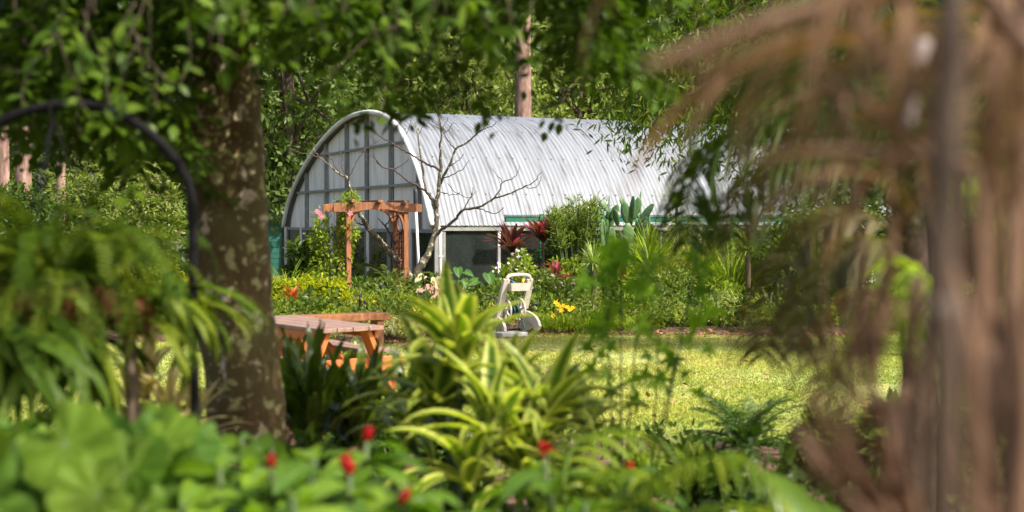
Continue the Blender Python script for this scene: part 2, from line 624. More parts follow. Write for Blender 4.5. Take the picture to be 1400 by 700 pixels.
M['red'] = leaf_mat('red_petal', [(.26, .006, .010), (.38, .012, .018)], .3, .4)
M['pink'] = leaf_mat('pink_petal', [(.62, .10, .16), (.75, .3, .35)], .3, .5)
M['lilac'] = leaf_mat('lilac_petal', [(.5, .36, .5), (.72, .6, .66)], .3, .5)
M['yellow'] = leaf_mat('yellow_petal', [(.80, .42, .01), (.85, .55, .03)], .3, .5)
M['trunk'] = surf_mat('lichened_bark', [(.030, .018, .007), (.072, .043, .015), (.125, .075, .026)], 5, (1, 1, .3), .9, 1.0,
                      patch=[((.085, .075, .024), 2.2, .42, .66), ((.24, .23, .10), 15, .575, .63), ((.36, .30, .22), 11, .59, .635), ((.28, .27, .15), 26, .63, .66)], bscale=14)
M['pinkbark'] = surf_mat('pink_gum_bark', [(.08, .045, .034), (.19, .115, .09), (.30, .21, .17)], 4, (2.2, 2.2, .5), .9, 1.0, bscale=9)
M['bark'] = surf_mat('forest_bark', [(.03, .022, .015), (.065, .046, .032), (.11, .083, .06)], 4, (1, 1, .2), .9, .6)
M['frangi'] = surf_mat('frangipani_bark', [(.04, .033, .023), (.085, .07, .05), (.17, .155, .105)], 9, (1, 1, .6), .85, .4, patch=[((.36, .38, .24), 14, .56, .62)])
M['twig'] = surf_mat('young_branch_bark', [(.035, .020, .022), (.065, .04, .038)], 9, rough=.7, bump=.2)
M['stem'] = surf_mat('green_stem', [(.03, .055, .014), (.06, .085, .025)], 8, rough=.6, bump=.1)
M['brownstem'] = surf_mat('brown_stem', [(.07, .045, .03), (.14, .10, .065)], 10, (1, 1, .4), .85, .5)
M['sheath'] = surf_mat('dry_palm_sheath', [(.075, .040, .022), (.125, .070, .040), (.19, .115, .072)], 6, (3, 3, .6), .75, .4)
M['palesheath'] = surf_mat('pale_palm_stalk', [(.30, .25, .23), (.42, .37, .37)], 6, (3, 3, .6), .5, .2)
M['greensheath'] = surf_mat('green_palm_stalk', [(.045, .028, .017), (.075, .048, .031)], 6, (3, 3, .6), .6, .2)
M['wood'] = surf_mat('stained_timber', [(.14, .052, .022), (.21, .083, .036), (.29, .125, .055)], 4, (8, 8, 1), .55, .25, obj=.14)
M['lath'] = surf_mat('dark_stained_lath', [(.09, .034, .018), (.15, .058, .03)], 5, rough=.6, bump=.2, obj=.15)
M['tabletop'] = surf_mat('weathered_table_board', [(.13, .075, .058), (.20, .125, .095), (.27, .18, .145)], 3, (2, 9, 9), .5, .25, obj=.12)
M['orange'] = surf_mat('orange_stained_board', [(.36, .10, .028), (.48, .145, .042)], 4, (6, 6, 1), .5, .2, obj=.1)
M['terracotta'] = surf_mat('terracotta', [(.45, .15, .07), (.60, .24, .12)], 8, rough=.85, bump=.1, patch=[((.5, .4, .33), 6, .6, .7)])
M['blackmetal'] = surf_mat('black_powder_coat', [(.004, .004, .004), (.010, .0095, .010)], 30, rough=.8, bump=.05, spec=.08)
M['whitemetal'] = surf_mat('white_painted_metal', [(.62, .60, .56), (.76, .75, .72)], 5, rough=.4, bump=.05, patch=[((.42, .39, .34), 9, .62, .75)])
M['frame'] = surf_mat('grey_steel_frame', [(.17, .175, .165), (.27, .275, .26)], 8, rough=.5, bump=.05, metal=.2)
M['greenpaint'] = surf_mat('green_painted_steel', [(.008, .085, .050), (.015, .13, .075)], 6, rough=.4, bump=.05)
M['shedgreen'] = surf_mat('green_shed_board', [(.02, .10, .075), (.035, .14, .10)], 6, rough=.6, bump=.1, obj=.15)
M['shedroof'] = surf_mat('dark_shed_roof', [(.05, .055, .075), (.09, .10, .13)], 4, rough=.45, bump=.1)
M['plastic'] = surf_mat('taupe_plastic', [(.47, .41, .35), (.56, .50, .44)], 7, rough=.5, bump=.06, patch=[((.33, .28, .22), 11, .62, .75)])
M['hose'] = surf_mat('teal_hose', [(.008, .085, .085), (.015, .12, .11)], 9, rough=.4, bump=0)
M['yellowplastic'] = surf_mat('yellow_plastic', [(.75, .5, .02), (.8, .55, .04)], 9, rough=.4, bump=0)
M['blackplastic'] = surf_mat('black_plastic', [(.015, .015, .016), (.03, .03, .03)], 9, rough=.45, bump=.05)
M['paver'] = surf_mat('concrete_paver', [(.28, .28, .26), (.4, .39, .36)], 14, rough=.9, bump=.3)
M['coir'] = surf_mat('coir_fibre', [(.07, .027, .011), (.16, .062, .024), (.30, .125, .05)], 22, (1, 1, .5), .95, 1.0)
M['soil'] = surf_mat('mulch', [(.045, .024, .015), (.10, .055, .035), (.16, .10, .065)], 9, rough=.95, bump=.9, bscale=30)
M['lawnbase'] = surf_mat('lawn_soil', [(.16, .20, .05), (.26, .30, .08), (.36, .33, .12)], 2.2, rough=.95, bump=.5, patch=[((.36, .26, .12), 1.1, .56, .7)], bscale=40)
M['ground'] = surf_mat('leaf_litter', [(.05, .045, .02), (.09, .09, .035), (.12, .13, .05)], .8, rough=.95, bump=.5)


def roof_material():
    m, t, N, Lk, P, out = nodes_of('weathered_roof_steel')
    tc = N.new('ShaderNodeTexCoord')
    a = N.new('ShaderNodeAttribute')
    a.attribute_name = 'leaf'            # y: metres along the building, z: metres along the arch
    sep = N.new('ShaderNodeSeparateXYZ')
    Lk.new(a.outputs['Vector'], sep.inputs[0])
    mp = N.new('ShaderNodeCombineXYZ')
    m1 = N.new('ShaderNodeMath'); m1.operation = 'MULTIPLY'; m1.inputs[1].default_value = 10.0
    m2 = N.new('ShaderNodeMath'); m2.operation = 'MULTIPLY'; m2.inputs[1].default_value = .9
    Lk.new(sep.outputs[1], m1.inputs[0]); Lk.new(sep.outputs[2], m2.inputs[0])
    Lk.new(m1.outputs[0], mp.inputs[0]); Lk.new(m2.outputs[0], mp.inputs[1])
    nz = N.new('ShaderNodeTexNoise'); nz.inputs['Scale'].default_value = 1.0; nz.inputs['Detail'].default_value = 7; nz.inputs['Roughness'].default_value = .7
    Lk.new(mp.outputs[0], nz.inputs['Vector'])
    r = ramp(N, [(.04, .038, .035), (.095, .10, .105), (.155, .168, .19), (.195, .212, .24)], [.29, .39, .47, .72])
    Lk.new(nz.outputs[0], r.inputs[0])
    oi = N.new('ShaderNodeObjectInfo')
    hs = N.new('ShaderNodeHueSaturation')
    mr = N.new('ShaderNodeMapRange'); mr.inputs[3].default_value, mr.inputs[4].default_value = .9, 1.08
    Lk.new(oi.outputs['Random'], mr.inputs[0]); Lk.new(mr.outputs[0], hs.inputs['Value'])
    Lk.new(r.outputs[0], hs.inputs['Color'])
    Lk.new(hs.outputs[0], P.inputs['Base Color'])
    P.inputs['Metallic'].default_value = .1
    P.inputs['Roughness'].default_value = .55
    return m


def sheet_material():
    """cloudy translucent plastic sheet"""
    m, t, N, Lk, P, out = nodes_of('translucent_sheet')
    tc = N.new('ShaderNodeTexCoord')
    mp = N.new('ShaderNodeMapping'); mp.inputs['Scale'].default_value = (3, 3, .5)
    Lk.new(tc.outputs['Object'], mp.inputs[0])
    nz = N.new('ShaderNodeTexNoise'); nz.inputs['Scale'].default_value = 1.6; nz.inputs['Detail'].default_value = 6
    Lk.new(mp.outputs[0], nz.inputs['Vector'])
    r = ramp(N, [(.56, .55, .50), (.78, .76, .70), (.86, .84, .78)], [.3, .5, .7])
    Lk.new(nz.outputs[0], r.inputs[0])
    Lk.new(r.outputs[0], P.inputs['Base Color'])
    P.inputs['Roughness'].default_value = .4
    tr = N.new('ShaderNodeBsdfTranslucent')
    Lk.new(r.outputs[0], tr.inputs[0])
    mix = N.new('ShaderNodeMixShader'); mix.inputs[0].default_value = .15
    Lk.new(P.outputs[0], mix.inputs[1]); Lk.new(tr.outputs[0], mix.inputs[2])
    tp = N.new('ShaderNodeBsdfTransparent')
    mix2 = N.new('ShaderNodeMixShader'); mix2.inputs[0].default_value = .06
    Lk.new(mix.outputs[0], mix2.inputs[1]); Lk.new(tp.outputs[0], mix2.inputs[2])
    Lk.new(mix2.outputs[0], out.inputs[0])
    return m


def glass_material():
    m, t, N, Lk, P, out = nodes_of('dusty_glass')
    P.inputs['Base Color'].default_value = (.035, .045, .04, 1)
    P.inputs['Roughness'].default_value = .15
    tp = N.new('ShaderNodeBsdfTransparent')
    tp.inputs[0].default_value = (.82, .86, .80, 1)
    mix = N.new('ShaderNodeMixShader')
    nz = N.new('ShaderNodeTexNoise'); nz.inputs['Scale'].default_value = 2.5; nz.inputs['Detail'].default_value = 5
    mr = N.new('ShaderNodeMapRange'); mr.inputs[1].default_value, mr.inputs[2].default_value = .3, .75
    mr.inputs[3].default_value, mr.inputs[4].default_value = .75, .4
    Lk.new(nz.outputs[0], mr.inputs[0]); Lk.new(mr.outputs[0], mix.inputs[0])
    Lk.new(P.outputs[0], mix.inputs[1]); Lk.new(tp.outputs[0], mix.inputs[2])
    Lk.new(mix.outputs[0], out.inputs[0])
    return m


M['roof'] = roof_material()
M['sheet'] = sheet_material()
M['glass'] = glass_material()


# ------------------------------------------------------------------ ground, beds, lawn
def sheet_poly(name, pts, z, mat, sub=1, bump=0.0):
    mb = MB()
    P = np.array([(x, y, z) for x, y in pts], float)
    c = P.mean(0)
    V = np.vstack([P, c])
    n = len(P)
    mb.add(V, [(i, (i + 1) % n, n) for i in range(n)])
    o = mb.build(name, mat)
    o['kind'] = 'structure'
    return o


def grid_sheet(name, x0, x1, y0, y1, nx, ny, zf, mat):
    xs, ys = np.linspace(x0, x1, nx), np.linspace(y0, y1, ny)
    X, Y = np.meshgrid(xs, ys)
    V = np.stack([X, Y, zf(X, Y)], -1).reshape(-1, 3)
    i = np.arange(nx - 1)[None] + (np.arange(ny - 1) * nx)[:, None]
    q = np.stack([i, i + 1, i + nx + 1, i + nx], -1).reshape(-1, 4)
    mb = MB()
    mb.add(V, None, q)
    o = mb.build(name, mat)
    o['kind'] = 'structure'
    return o


def edge_back(x):      # where the lawn meets the far bed
    return 18.35 + .25 * np.sin(x * 1.1 + .5) + .12 * np.sin(x * 2.7) - 1.3 / (1 + np.exp((x + .9) * 3.0))


def edge_front(x):     # where the lawn meets the near bed
    return 9.3 + .35 * np.sin(x * .9 + 1) + .15 * np.sin(x * 2.1)


sheet_poly('ground', [(-400, -60), (400, -60), (400, 900), (-400, 900)], 0, M['ground'])
grid_sheet('lawn', -14, 16, 8.0, 19.5, 40, 30, lambda X, Y: .012 + .012 * np.sin(X * 1.3) * np.sin(Y * .9), M['lawnbase'])


def bed(name, x0, x1, ef, other, zc, sgn):
    xs = np.linspace(x0, x1, 90)
    rows = []
    ts = [0, .02, .06, .15, .4, 1]
    hs = [-.02, .05, .08, .11, .13, .13]
    for t, h in zip(ts, hs):
        y = ef(xs) + (other - ef(xs)) * t
        z = h * zc + .012 * np.sin(xs * 5.1 + t * 20) * (t > 0)
        rows.append(np.stack([xs, y, z], -1))
    V = np.array(rows).reshape(-1, 3)
    n = len(xs)
    i = np.arange(n - 1)[None] + (np.arange(len(ts) - 1) * n)[:, None]
    q = np.stack([i, i + 1, i + n + 1, i + n], -1).reshape(-1, 4)
    if sgn < 0:
        q = q[:, ::-1]
    mb = MB()
    mb.add(V, None, q)
    o = mb.build(name, M['soil'])
    o['kind'] = 'structure'


bed('far_garden_bed', -14, 16, edge_back, 26.5, 1.0, 1)
bed('near_garden_bed', -8, 8, edge_front, -2.0, 1.0, -1)

# mulch chips and fallen leaves along the bed edge
mb = MB()
n = 1900
xs = RNG.uniform(-3, 7, n)
ys = edge_back(xs) + RNG.normal(.05, .22, n)
ys[1500:] = RNG.uniform(9.6, 18.2, 400)
scatter(mb, T4, np.stack([xs, ys, np.full(n, .05)], 1), np.concatenate([RNG.normal(size=(n, 2)), RNG.normal(size=(n, 1)) * .2], 1),
        np.array([0, 0, 1.0]) + RNG.normal(size=(n, 3)) * .4, RNG.uniform(.04, .1, n), RNG.uniform(.02, .05, n))
o = mb.build('fallen_leaves', leaf_mat('fallen_leaf', [(.10, .05, .03), (.25, .12, .06), (.42, .24, .11)], .1, .8), kind='stuff')

# lawn grass: short blades, greener and drier patches
mb = MB()
n = 230000
ys = 8.8 + (19.0 - 8.8) * RNG.random(n) ** 1.15
xs = RNG.uniform(-1, 1, n) * (1.0 + ys * .44)
ok = (ys > edge_front(xs) - .05) & (ys < edge_back(xs) + .1)
xs, ys = xs[ok], ys[ok]
n = len(xs)
pat = .5 + .25 * np.sin(xs * 1.7 + 2 * np.sin(ys * .8)) + .22 * np.sin(ys * 2.3 + 1.3 * np.sin(xs * 2.1)) + .15 * np.sin(xs * 5.3 + ys * 4.1)
dry = np.exp(-((ys - edge_back(xs) + .5) / .55) ** 2) * .65
big = np.sin(xs * .55 + 1.2 * np.sin(ys * .45)) * np.sin(ys * .8 + .7 * np.sin(xs * .9) + 1)
rnd = np.clip(.30 + .28 * (pat - .4) + .32 * big + dry * RNG.random(n) + .08 * RNG.normal(size=n), 0, 1)
keep = RNG.random(n) > .35 * np.clip(pat - .6, 0, 1)
hh = RNG.uniform(.02, .05, n) * (1 + .4 * np.sin(xs * 3.1) * np.sin(ys * 2.2))
d = np.stack([RNG.normal(size=n) * .8, RNG.normal(size=n) * .8, np.full(n, .75)], 1)
scatter(mb, T4, np.stack([xs, ys, np.full(n, .012)], 1), d, RNG.normal(size=(n, 3)), hh, np.full(n, .011), rnd)
o = mb.build('grass', G['lawn'], kind='stuff')

# ------------------------------------------------------------------ greenhouse
U = np.array([-0.42004, 0.90750, 0.0])        # across the end wall, away from the near corner
Vv = np.array([0.90750, 0.42004, 0.0])        # along the building
Z3 = np.array([0, 0, 1.0])
RG = np.array([-1.5424, 25.0, 0.0])
PS = np.array([0, .355, .678, 1.305, 1.961, 2.65, 3.371, 4.129, 5.0, 5.764, 7.264, 8.911, 10.351, 10.95, 11.281])
PZ = np.array([1.56, 2.127, 2.571, 3.188, 3.63, 3.885, 4.02, 4.085, 4.085, 4.027, 3.721, 3.178, 2.455, 1.95, 1.50])
PROF = spline([(s, 0, z) for s, z in zip(PS, PZ)], 4)[:, [0, 2]]
for _ in range(3):
    PROF[1:-1] = .25 * PROF[:-2] + .5 * PROF[1:-1] + .25 * PROF[2:]


def gh(s, l, z):
    return RG + U * s + Vv * l + Z3 * z


def ztop(s):
    return np.interp(s, PROF[:, 0], PROF[:, 1])


house = thing('greenhouse', 'long igloo greenhouse with arched corrugated steel roof and translucent end wall', 'greenhouse', gh(5.6, 10, 0))
LEN = 21.6
tp = np.gradient(PROF, axis=0)
nn = nrmz(np.stack([-tp[:, 1], tp[:, 0]], 1))
arcl = np.concatenate([[0], np.cumsum(np.linalg.norm(np.diff(PROF, axis=0), axis=1))])
SHW = .8
for k in range(int(LEN / SHW)):
    l0 = k * SHW
    ls = np.linspace(l0, l0 + SHW + .03, 44)
    amp = .0105 * np.cos(ls / .1 * 2 * math.pi) + .004 * (ls - l0) / SHW
    off = .02 + amp
    V = np.zeros((len(PROF), len(ls), 3))
    A = np.zeros_like(V)
    for i in range(len(PROF)):
        s = PROF[i, 0] + nn[i, 0] * off
        z = PROF[i, 1] + nn[i, 1] * off
        V[i] = RG + np.outer(s, U) + np.outer(ls, Vv) + np.outer(z, Z3)
        A[i, :, 1] = ls
        A[i, :, 2] = arcl[i]
    nl = len(ls)
    idx = np.arange(nl - 1)[None] + (np.arange(len(PROF) - 1) * nl)[:, None]
    q = np.stack([idx, idx + 1, idx + nl + 1, idx + nl], -1).reshape(-1, 4)
    mb = MB()
    mb.add(V, None, q, A)
    mb.build('roof_sheet', M['roof'], house)
# roofing screws in rows along the purlins
mb = MB()
for a in (.75, 1.75, 2.75, 3.75, 4.9, 6.4):
    i = np.interp(a, arcl, np.arange(len(arcl)))
    i0 = int(i)
    s, z = np.interp(a, arcl, PROF[:, 0]), np.interp(a, arcl, PROF[:, 1])
    ns, nz_ = nn[i0]
    for l in np.arange(.1, LEN, .3):
        c = gh(s + ns * .04, l, z + nz_ * .04)
        tube(mb, [c - (U * ns + Z3 * nz_) * .01, c + (U * ns + Z3 * nz_) * .012], .016, 6)
mb.build('roof_screws', M['frame'], house, kind='stuff')
# rim round the end arch
mb = MB()
tube(mb, [gh(s, -.02, z + .01) for s, z in PROF], .055, 8)
mb.build('arch_rim', M['whitemetal'], house)
# hoops inside
for l in (3.6, 7.2, 10.8, 14.4, 18):
    mb = MB()
    tube(mb, [gh(5.6 + (s - 5.6) * .985, l, z - .05) for s, z in PROF[::3]], .03, 6)
    mb.build('hoop', M['frame'], house)
# end wall: cladding cell by cell, mullions, rails
MS = [.05, 1.10, 2.77, 4.41, 5.90, 7.58, 9.38, 11.2]
ZL = [1.46, 2.42, 3.32, 4.2]
for j in range(len(MS) - 1):
    for k in range(3):
        ss = np.arange(MS[j] + .03, MS[j + 1] - .02, .019)
        zt = np.minimum(ZL[k + 1] - .012, ztop(ss) - .03)
        zb = np.full_like(ss, ZL[k] + .012)
        ok = zt > zb + .02
        if ok.sum() < 6:
            continue
        ss, zt, zb = ss[ok], zt[ok], zb[ok]
        off = .16 + .010 * np.cos(ss / .076 * 2 * math.pi)
        lo = RG + np.outer(ss, U) + np.outer(off, Vv) + np.outer(zb, Z3)
        hi = RG + np.outer(ss, U) + np.outer(off, Vv) + np.outer(zt, Z3)
        n = len(ss)
        mb = MB()
        mb.add(np.vstack([lo, hi]), None, [(i, i + 1, n + i + 1, n + i) for i in range(n - 1)])
        mb.build('end_panel', M['sheet'], house)
for s in MS[1:-1]:
    mb = MB()
    box(mb, gh(s, .10, (0.02 + ztop(s)) / 2), U, Vv, Z3, .06, .07, ztop(s) - .08)
    mb.build('mullion', M['frame'], house)
for z, th in ((1.46, .07), (2.42, .055), (3.32, .045), (1.95, .02), (2.9, .02)):
    ok = PROF[ztop(PROF[:, 0]) > z + .03]
    s0, s1 = ok[0, 0] + .06, ok[-1, 0] - .06
    mb = MB()
    box(mb, gh((s0 + s1) / 2, .107 if th > .03 else .205, z), U, Vv, Z3, s1 - s0, .06 if th > .03 else .02, th)
    mb.build('rail', M['frame'], house)
# lower walls: end and long side, posts, kick wall, glass
def low_wall(p, q, nb):
    p, q = np.asarray(p), np.asarray(q)
    d = (q - p) / np.linalg.norm(q - p)
    L = np.linalg.norm(q - p)
    nr = np.cross(d, Z3)
    mb = MB()
    box(mb, (p + q) / 2 + Z3 * .17, d, nr, Z3, L, .09, .34)
    mb.build('kick_wall', M['paver'], house)
    for k in range(nb + 1):
        c = p + d * L * k / nb
        mb = MB()
        box(mb, c + Z3 * .77, d, nr, Z3, .055, .10, 1.5)
        mb.build('post', M['whitemetal'] if k % 2 else M['frame'], house)
        if k < nb:
            mb = MB()
            box(mb, c + d * L / nb / 2 + Z3 * .90, d, nr, Z3, L / nb - .065, .012, 1.1)
            mb.build('glass_pane', M['glass'], house)


low_wall(gh(.06, .1, 0), gh(11.2, .1, 0), 8)
low_wall(gh(.08, .25, 0), gh(.08, LEN, 0), 18)
mb = MB()
box(mb, gh(.05, LEN / 2, 1.51), Vv, U, Z3, LEN, .08, .08)
mb.build('wall_plate', M['frame'], house)
mb = MB()
box(mb, gh(11.2, LEN / 2, .75), Vv, U, Z3, LEN, .05, 1.5)
mb.build('back_wall', M['sheet'], house)
mb = MB()
box(mb, gh(5.6, LEN, 1.0), U, Vv, Z3, 11.0, .05, 2.0)
mb.build('far_wall', M['sheet'], house)

# green rail on posts in front of the eave
rail = thing('eave_rail', 'dark green steel rail on posts below the greenhouse eave', 'rail', gh(-.55, 8, 0))
mb = MB()
box(mb, gh(-.55, 10.3, 1.70), Vv, U, Z3, 18.0, .10, .115)
mb.build('beam', M['greenpaint'], rail)
mb = MB()
box(mb, gh(-.55, 10.3, 1.775), Vv, U, Z3, 18.0, .16, .02)
mb.build('top_flange', M['greenpaint'], rail)
for l in (2.05, 6.6, 10.0, 13.5, 17):
    mb = MB()
    box(mb, gh(-.62, l, .90), Vv, U, Z3, .07, .05, 1.8)
    mb.build('post', M['greenpaint'], rail)

# ------------------------------------------------------------------ shed
shb = at(372, 300, 40)
shed = thing('garden_shed', 'small green timber shed with dark roof beside the greenhouse', 'shed', (shb[0] - .8, 40.5, 0))
c = np.array([shb[0] - .8, 40.5, 0])
for k in range(10):
    mb = MB()
    box(mb, c + np.array([0, -1.0, .09 + k * .17]), (1, 0, 0), (0, 1, 0), Z3, 2.6, .05 + .015 * (k % 2), .16)
    mb.build('board', M['shedgreen'], shed)
mb = MB()
box(mb, c + np.array([0, .1, .85]), (1, 0, 0), (0, 1, 0), Z3, 2.56, 2.1, 1.7)
mb.build('wall', M['shedgreen'], shed)
mb = MB()
box(mb, c + np.array([0, -.6, 2.02]), (1, 0, 0), nrmz(np.array([0, 1.5, .6])), nrmz(np.array([0, -.6, 1.5])), 3.0, 1.5, .05)
mb.build('roof', M['shedroof'], shed)
mb = MB()
box(mb, c + np.array([0, .8, 2.02]), (1, 0, 0), nrmz(np.array([0, 1.5, -.6])), nrmz(np.array([0, .6, 1.5])), 3.0, 1.5, .05)
mb.build('roof', M['shedroof'], shed)

# ------------------------------------------------------------------ forest
def tree_mesh(h, cr, crz, cz, ncl, nper, L, W, tr, T=T4, lean=.0, low=0.0):
    """returns (trunk MB, crown MB) around the origin"""
    tm, cm = MB(), MB()
    path = spline([(0, 0, -.2), (lean * .3, .1, h * .3), (lean * .7, -.1, h * .6), (lean, 0, h * .95)], 5)
    tube(tm, path, np.linspace(tr, tr * .25, len(path)), 10)
    C, Rd = [], []
    for i in range(ncl):
        q = nrmz(RNG.normal(size=3))
        rr = RNG.uniform(.45, 1.0)
        c = np.array([lean * .7 + q[0] * cr * rr, q[1] * cr * rr, max(cz + q[2] * crz * rr, low + .3)])
        C.append(c)
        Rd.append(RNG.uniform(.55, 1.15) * cr * .27)
        if i % 4 == 0:
            j = int(len(path) * RNG.uniform(.35, .85))
            mid = (path[j] + c) / 2 + np.array([0, 0, .3])
            pp = spline([path[j], mid, c], 4)
            tube(tm, pp, np.linspace(tr * .35, tr * .06, len(pp)), 5)
    cloud(cm, C, np.array(Rd), nper, L, W, T)
    return tm, cm


def proto_tree(name, label, loc, mat, bark, group='forest trees behind the greenhouse', **kw):
    r = thing(name, label, 'tree', (0, 0, 0), group)
    tm, cm = tree_mesh(**kw)
    tm.build('trunk', bark, r)
    cm.build('crown', mat, r)
    r.location = loc
    return r


specA = dict(h=12, cr=3.6, crz=5.2, cz=6.6, ncl=95, nper=130, L=.26, W=.10, tr=.22)
specB = dict(h=11, cr=3.2, crz=4.8, cz=5.6, ncl=85, nper=120, L=.26, W=.13, tr=.25)
specC = dict(h=9, cr=2.8, crz=3.8, cz=4.2, ncl=80, nper=130, L=.20, W=.075, tr=.16)
FT = [
    # px, Y, kind, scale, rot, label
    (395, 39.5, 'B', .95, .3, 'dark bushy tree touching the left foot of the greenhouse arch'),
    (470, 46, 'A', 1.1, 1.2, 'tall green tree behind the top of the arched end wall'),
    (560, 48, 'C', 1.45, 2.2, 'feathery pale green tree left of the pink trunk'),
    (640, 45, 'C', 1.25, .4, 'feathery tree next to the pink trunk, behind the roof ridge'),
    (790, 47, 'C', 1.3, 1.0, 'feathery pale tree right of the pink trunk'),
    (870, 50, 'A', 1.1, 2.9, 'dense green tree above the middle of the greenhouse roof'),
    (960, 52, 'B', 1.2, 1.9, 'dark tree behind the hanging narrow leaves'),
    (1080, 50, 'A', 1.15, .9, 'green tree behind the right part of the roof and the palm'),
    (1210, 48, 'B', 1.25, 2.5, 'dark tree behind the dry palm stems'),
    (1340, 46, 'A', 1.2, 3.3, 'green tree at the far right behind the palm'),
    (330, 43, 'A', 1.05, 4.0, 'green forest tree behind the lichened trunk'),
    (230, 44, 'B', 1.0, 5.0, 'dark tree seen above the pale tipped bush'),
    (140, 41, 'A', .95, 5.5, 'green tree behind the hanging fern'),
    (-10, 46, 'B', 1.0, .2, 'dark tree at the left edge behind the pinkish trunks'),
    (415, 58, 'A', 1.5, 3.5, 'tallest far tree left of the greenhouse ridge'),
    (580, 62, 'B', 1.6, 4.4, 'far dark tree behind the feathery trees'),
    (720, 60, 'A', 1.5, 5.1, 'far tree directly behind the pink trunk'),
    (850, 64, 'B', 1.6, .7, 'far dark tree above the roof middle'),
    (1010, 64, 'A', 1.6, 1.5, 'far green tree above the right roof end'),
    (1180, 62, 'A', 1.6, 2.4, 'far green tree behind the palm stems'),
    (1330, 62, 'B', 1.6, 3.9, 'far dark tree at the right edge'),
    (270, 58, 'B', 1.5, 5.8, 'far dark tree left of the lichened trunk'),
]
prot = {}
for px, Y, k, sc, rz, lab in FT:
    loc = (gx(px, Y), Y, 0)
    if k not in prot:
        nm, mat = {'A': ('forest_tree', G['forest_a']), 'B': ('dark_tree', G['forest_b']), 'C': ('feathery_tree', G['forest_c'])}[k]
        r = proto_tree(nm, lab, loc, mat, M['bark'], **{'A': specA, 'B': specB, 'C': specC}[k])
        r.rotation_euler.z = rz
        r.scale = (sc,) * 3
        prot[k] = r
    else:
        copy_tree(prot[k], loc, rz, sc, lab)

# bare trunks of tall gums, their crowns high above
def gum(px, Y, rad, top_y, label, mat, lean=0.0):
    r = thing('gum_tree', label, 'tree', (gx(px, Y), Y, 0), 'tall gum trees')
    b = np.array(r.location)
    tm = MB()
    path = spline([b + np.array([0, 0, -.3]), b + np.array([lean * .3, 0, 5]), b + np.array([lean * .6, 0, 10]), b + np.array([lean, 0, 19])], 6)
    tube(tm, path, np.linspace(rad, rad * .55, len(path)), 14)
    C = b + np.array([lean, 0, 18.5]) + RNG.normal(size=(26, 3)) * np.array([2.2, 2.2, 1.6])
    for c in C[:8]:
        pp = spline([path[-6], (path[-4] + c) / 2, c], 4)
        tube(tm, pp, np.linspace(rad * .3, .03, len(pp)), 5)
    tm.build('trunk', mat, r)
    cm = MB()
    cloud(cm, C, RNG.uniform(.7, 1.3, 26), 90, .26, .09)
    cm.build('crown', G['forest_a'], r)


gum(715, 41, .33, 62, 'pink barked straight gum trunk rising behind the roof ridge', M['pinkbark'])
gum(32, 30, .20, 40, 'pale pink gum trunk at the left edge above the fern', M['pinkbark'], .1)
gum(8, 33, .16, 60, 'second pink gum trunk, half cut by the left picture edge', M['pinkbark'], -.2)
gum(83, 36, .14, 190, 'thin reddish trunk right of the pale pink gums', M['pinkbark'], .1)

# understory bushes far left and right
def shrub(name, label, px, top, Y, wpx, n, L, W, mat, T=T4, base=.08, flowers=None, ncl=None, droop=.2, cat='shrub', group=None, stem=True, sq=.8, lowf=0.12, up=.5):
    zt = at(px, top, Y)[2]
    x = gx(px, Y)
    rx = wpx / F * Y / 2
    h = max(zt - base, .15)
    r = thing(name, label, cat, (x, Y, base), group)
    k = ncl or max(8, int(n / 60))
    C, Rd = [], []
    cr = min(rx, h / 2) * .38
    for i in range(k):
        q = nrmz(RNG.normal(size=3))
        rr = RNG.uniform(.4, 1.0)
        C.append((x + q[0] * (rx - cr * .7) * rr, Y + q[1] * (rx * sq - cr * .5) * rr, base + h * (lowf + (1 - lowf) / 2) + q[2] * (h * (1 - lowf) / 2 - cr * .6) * rr))
        Rd.append(cr * RNG.uniform(.7, 1.3))
    C = np.array(C)
    C[:, 2] = np.maximum(C[:, 2], base + .05)
    mb = MB()
    cloud(mb, C, np.array(Rd), max(4, n // k), L, W, T, droop=droop, up=up)
    mb.build('foliage', mat, r)
    if stem:
        sm = MB()
        for i in range(0, k, max(1, k // 9)):
            pp = spline([(x + RNG.normal() * rx * .12, Y + RNG.normal() * rx * .1, base - .05), (np.array([x, Y, base]) + C[i]) / 2 + np.array([0, 0, .04]), C[i]], 3)
            tube(sm, pp, np.linspace(.012, .004, len(pp)) * (1 + h * .5), 5)
        sm.build('stems', M['brownstem'], r)
    if flowers:
        fm, nf, fs = flowers
        fb = MB()
        pk = C[RNG.integers(0, k, nf)] + nrmz(RNG.normal(size=(nf, 3)) * np.array([1, .6, .9]) + np.array([0, -.9, .7])) * (np.mean(Rd) * 1.1)
        d = RNG.normal(size=(nf, 3)) * .5
        scatter(fb, TFL, pk, d + np.array([1, 0, 0]), np.array([0, -.8, .7]) + RNG.normal(size=(nf, 3)) * .4, fs, fs)
        fb.build('flowers', fm, r, kind='stuff')
    return r


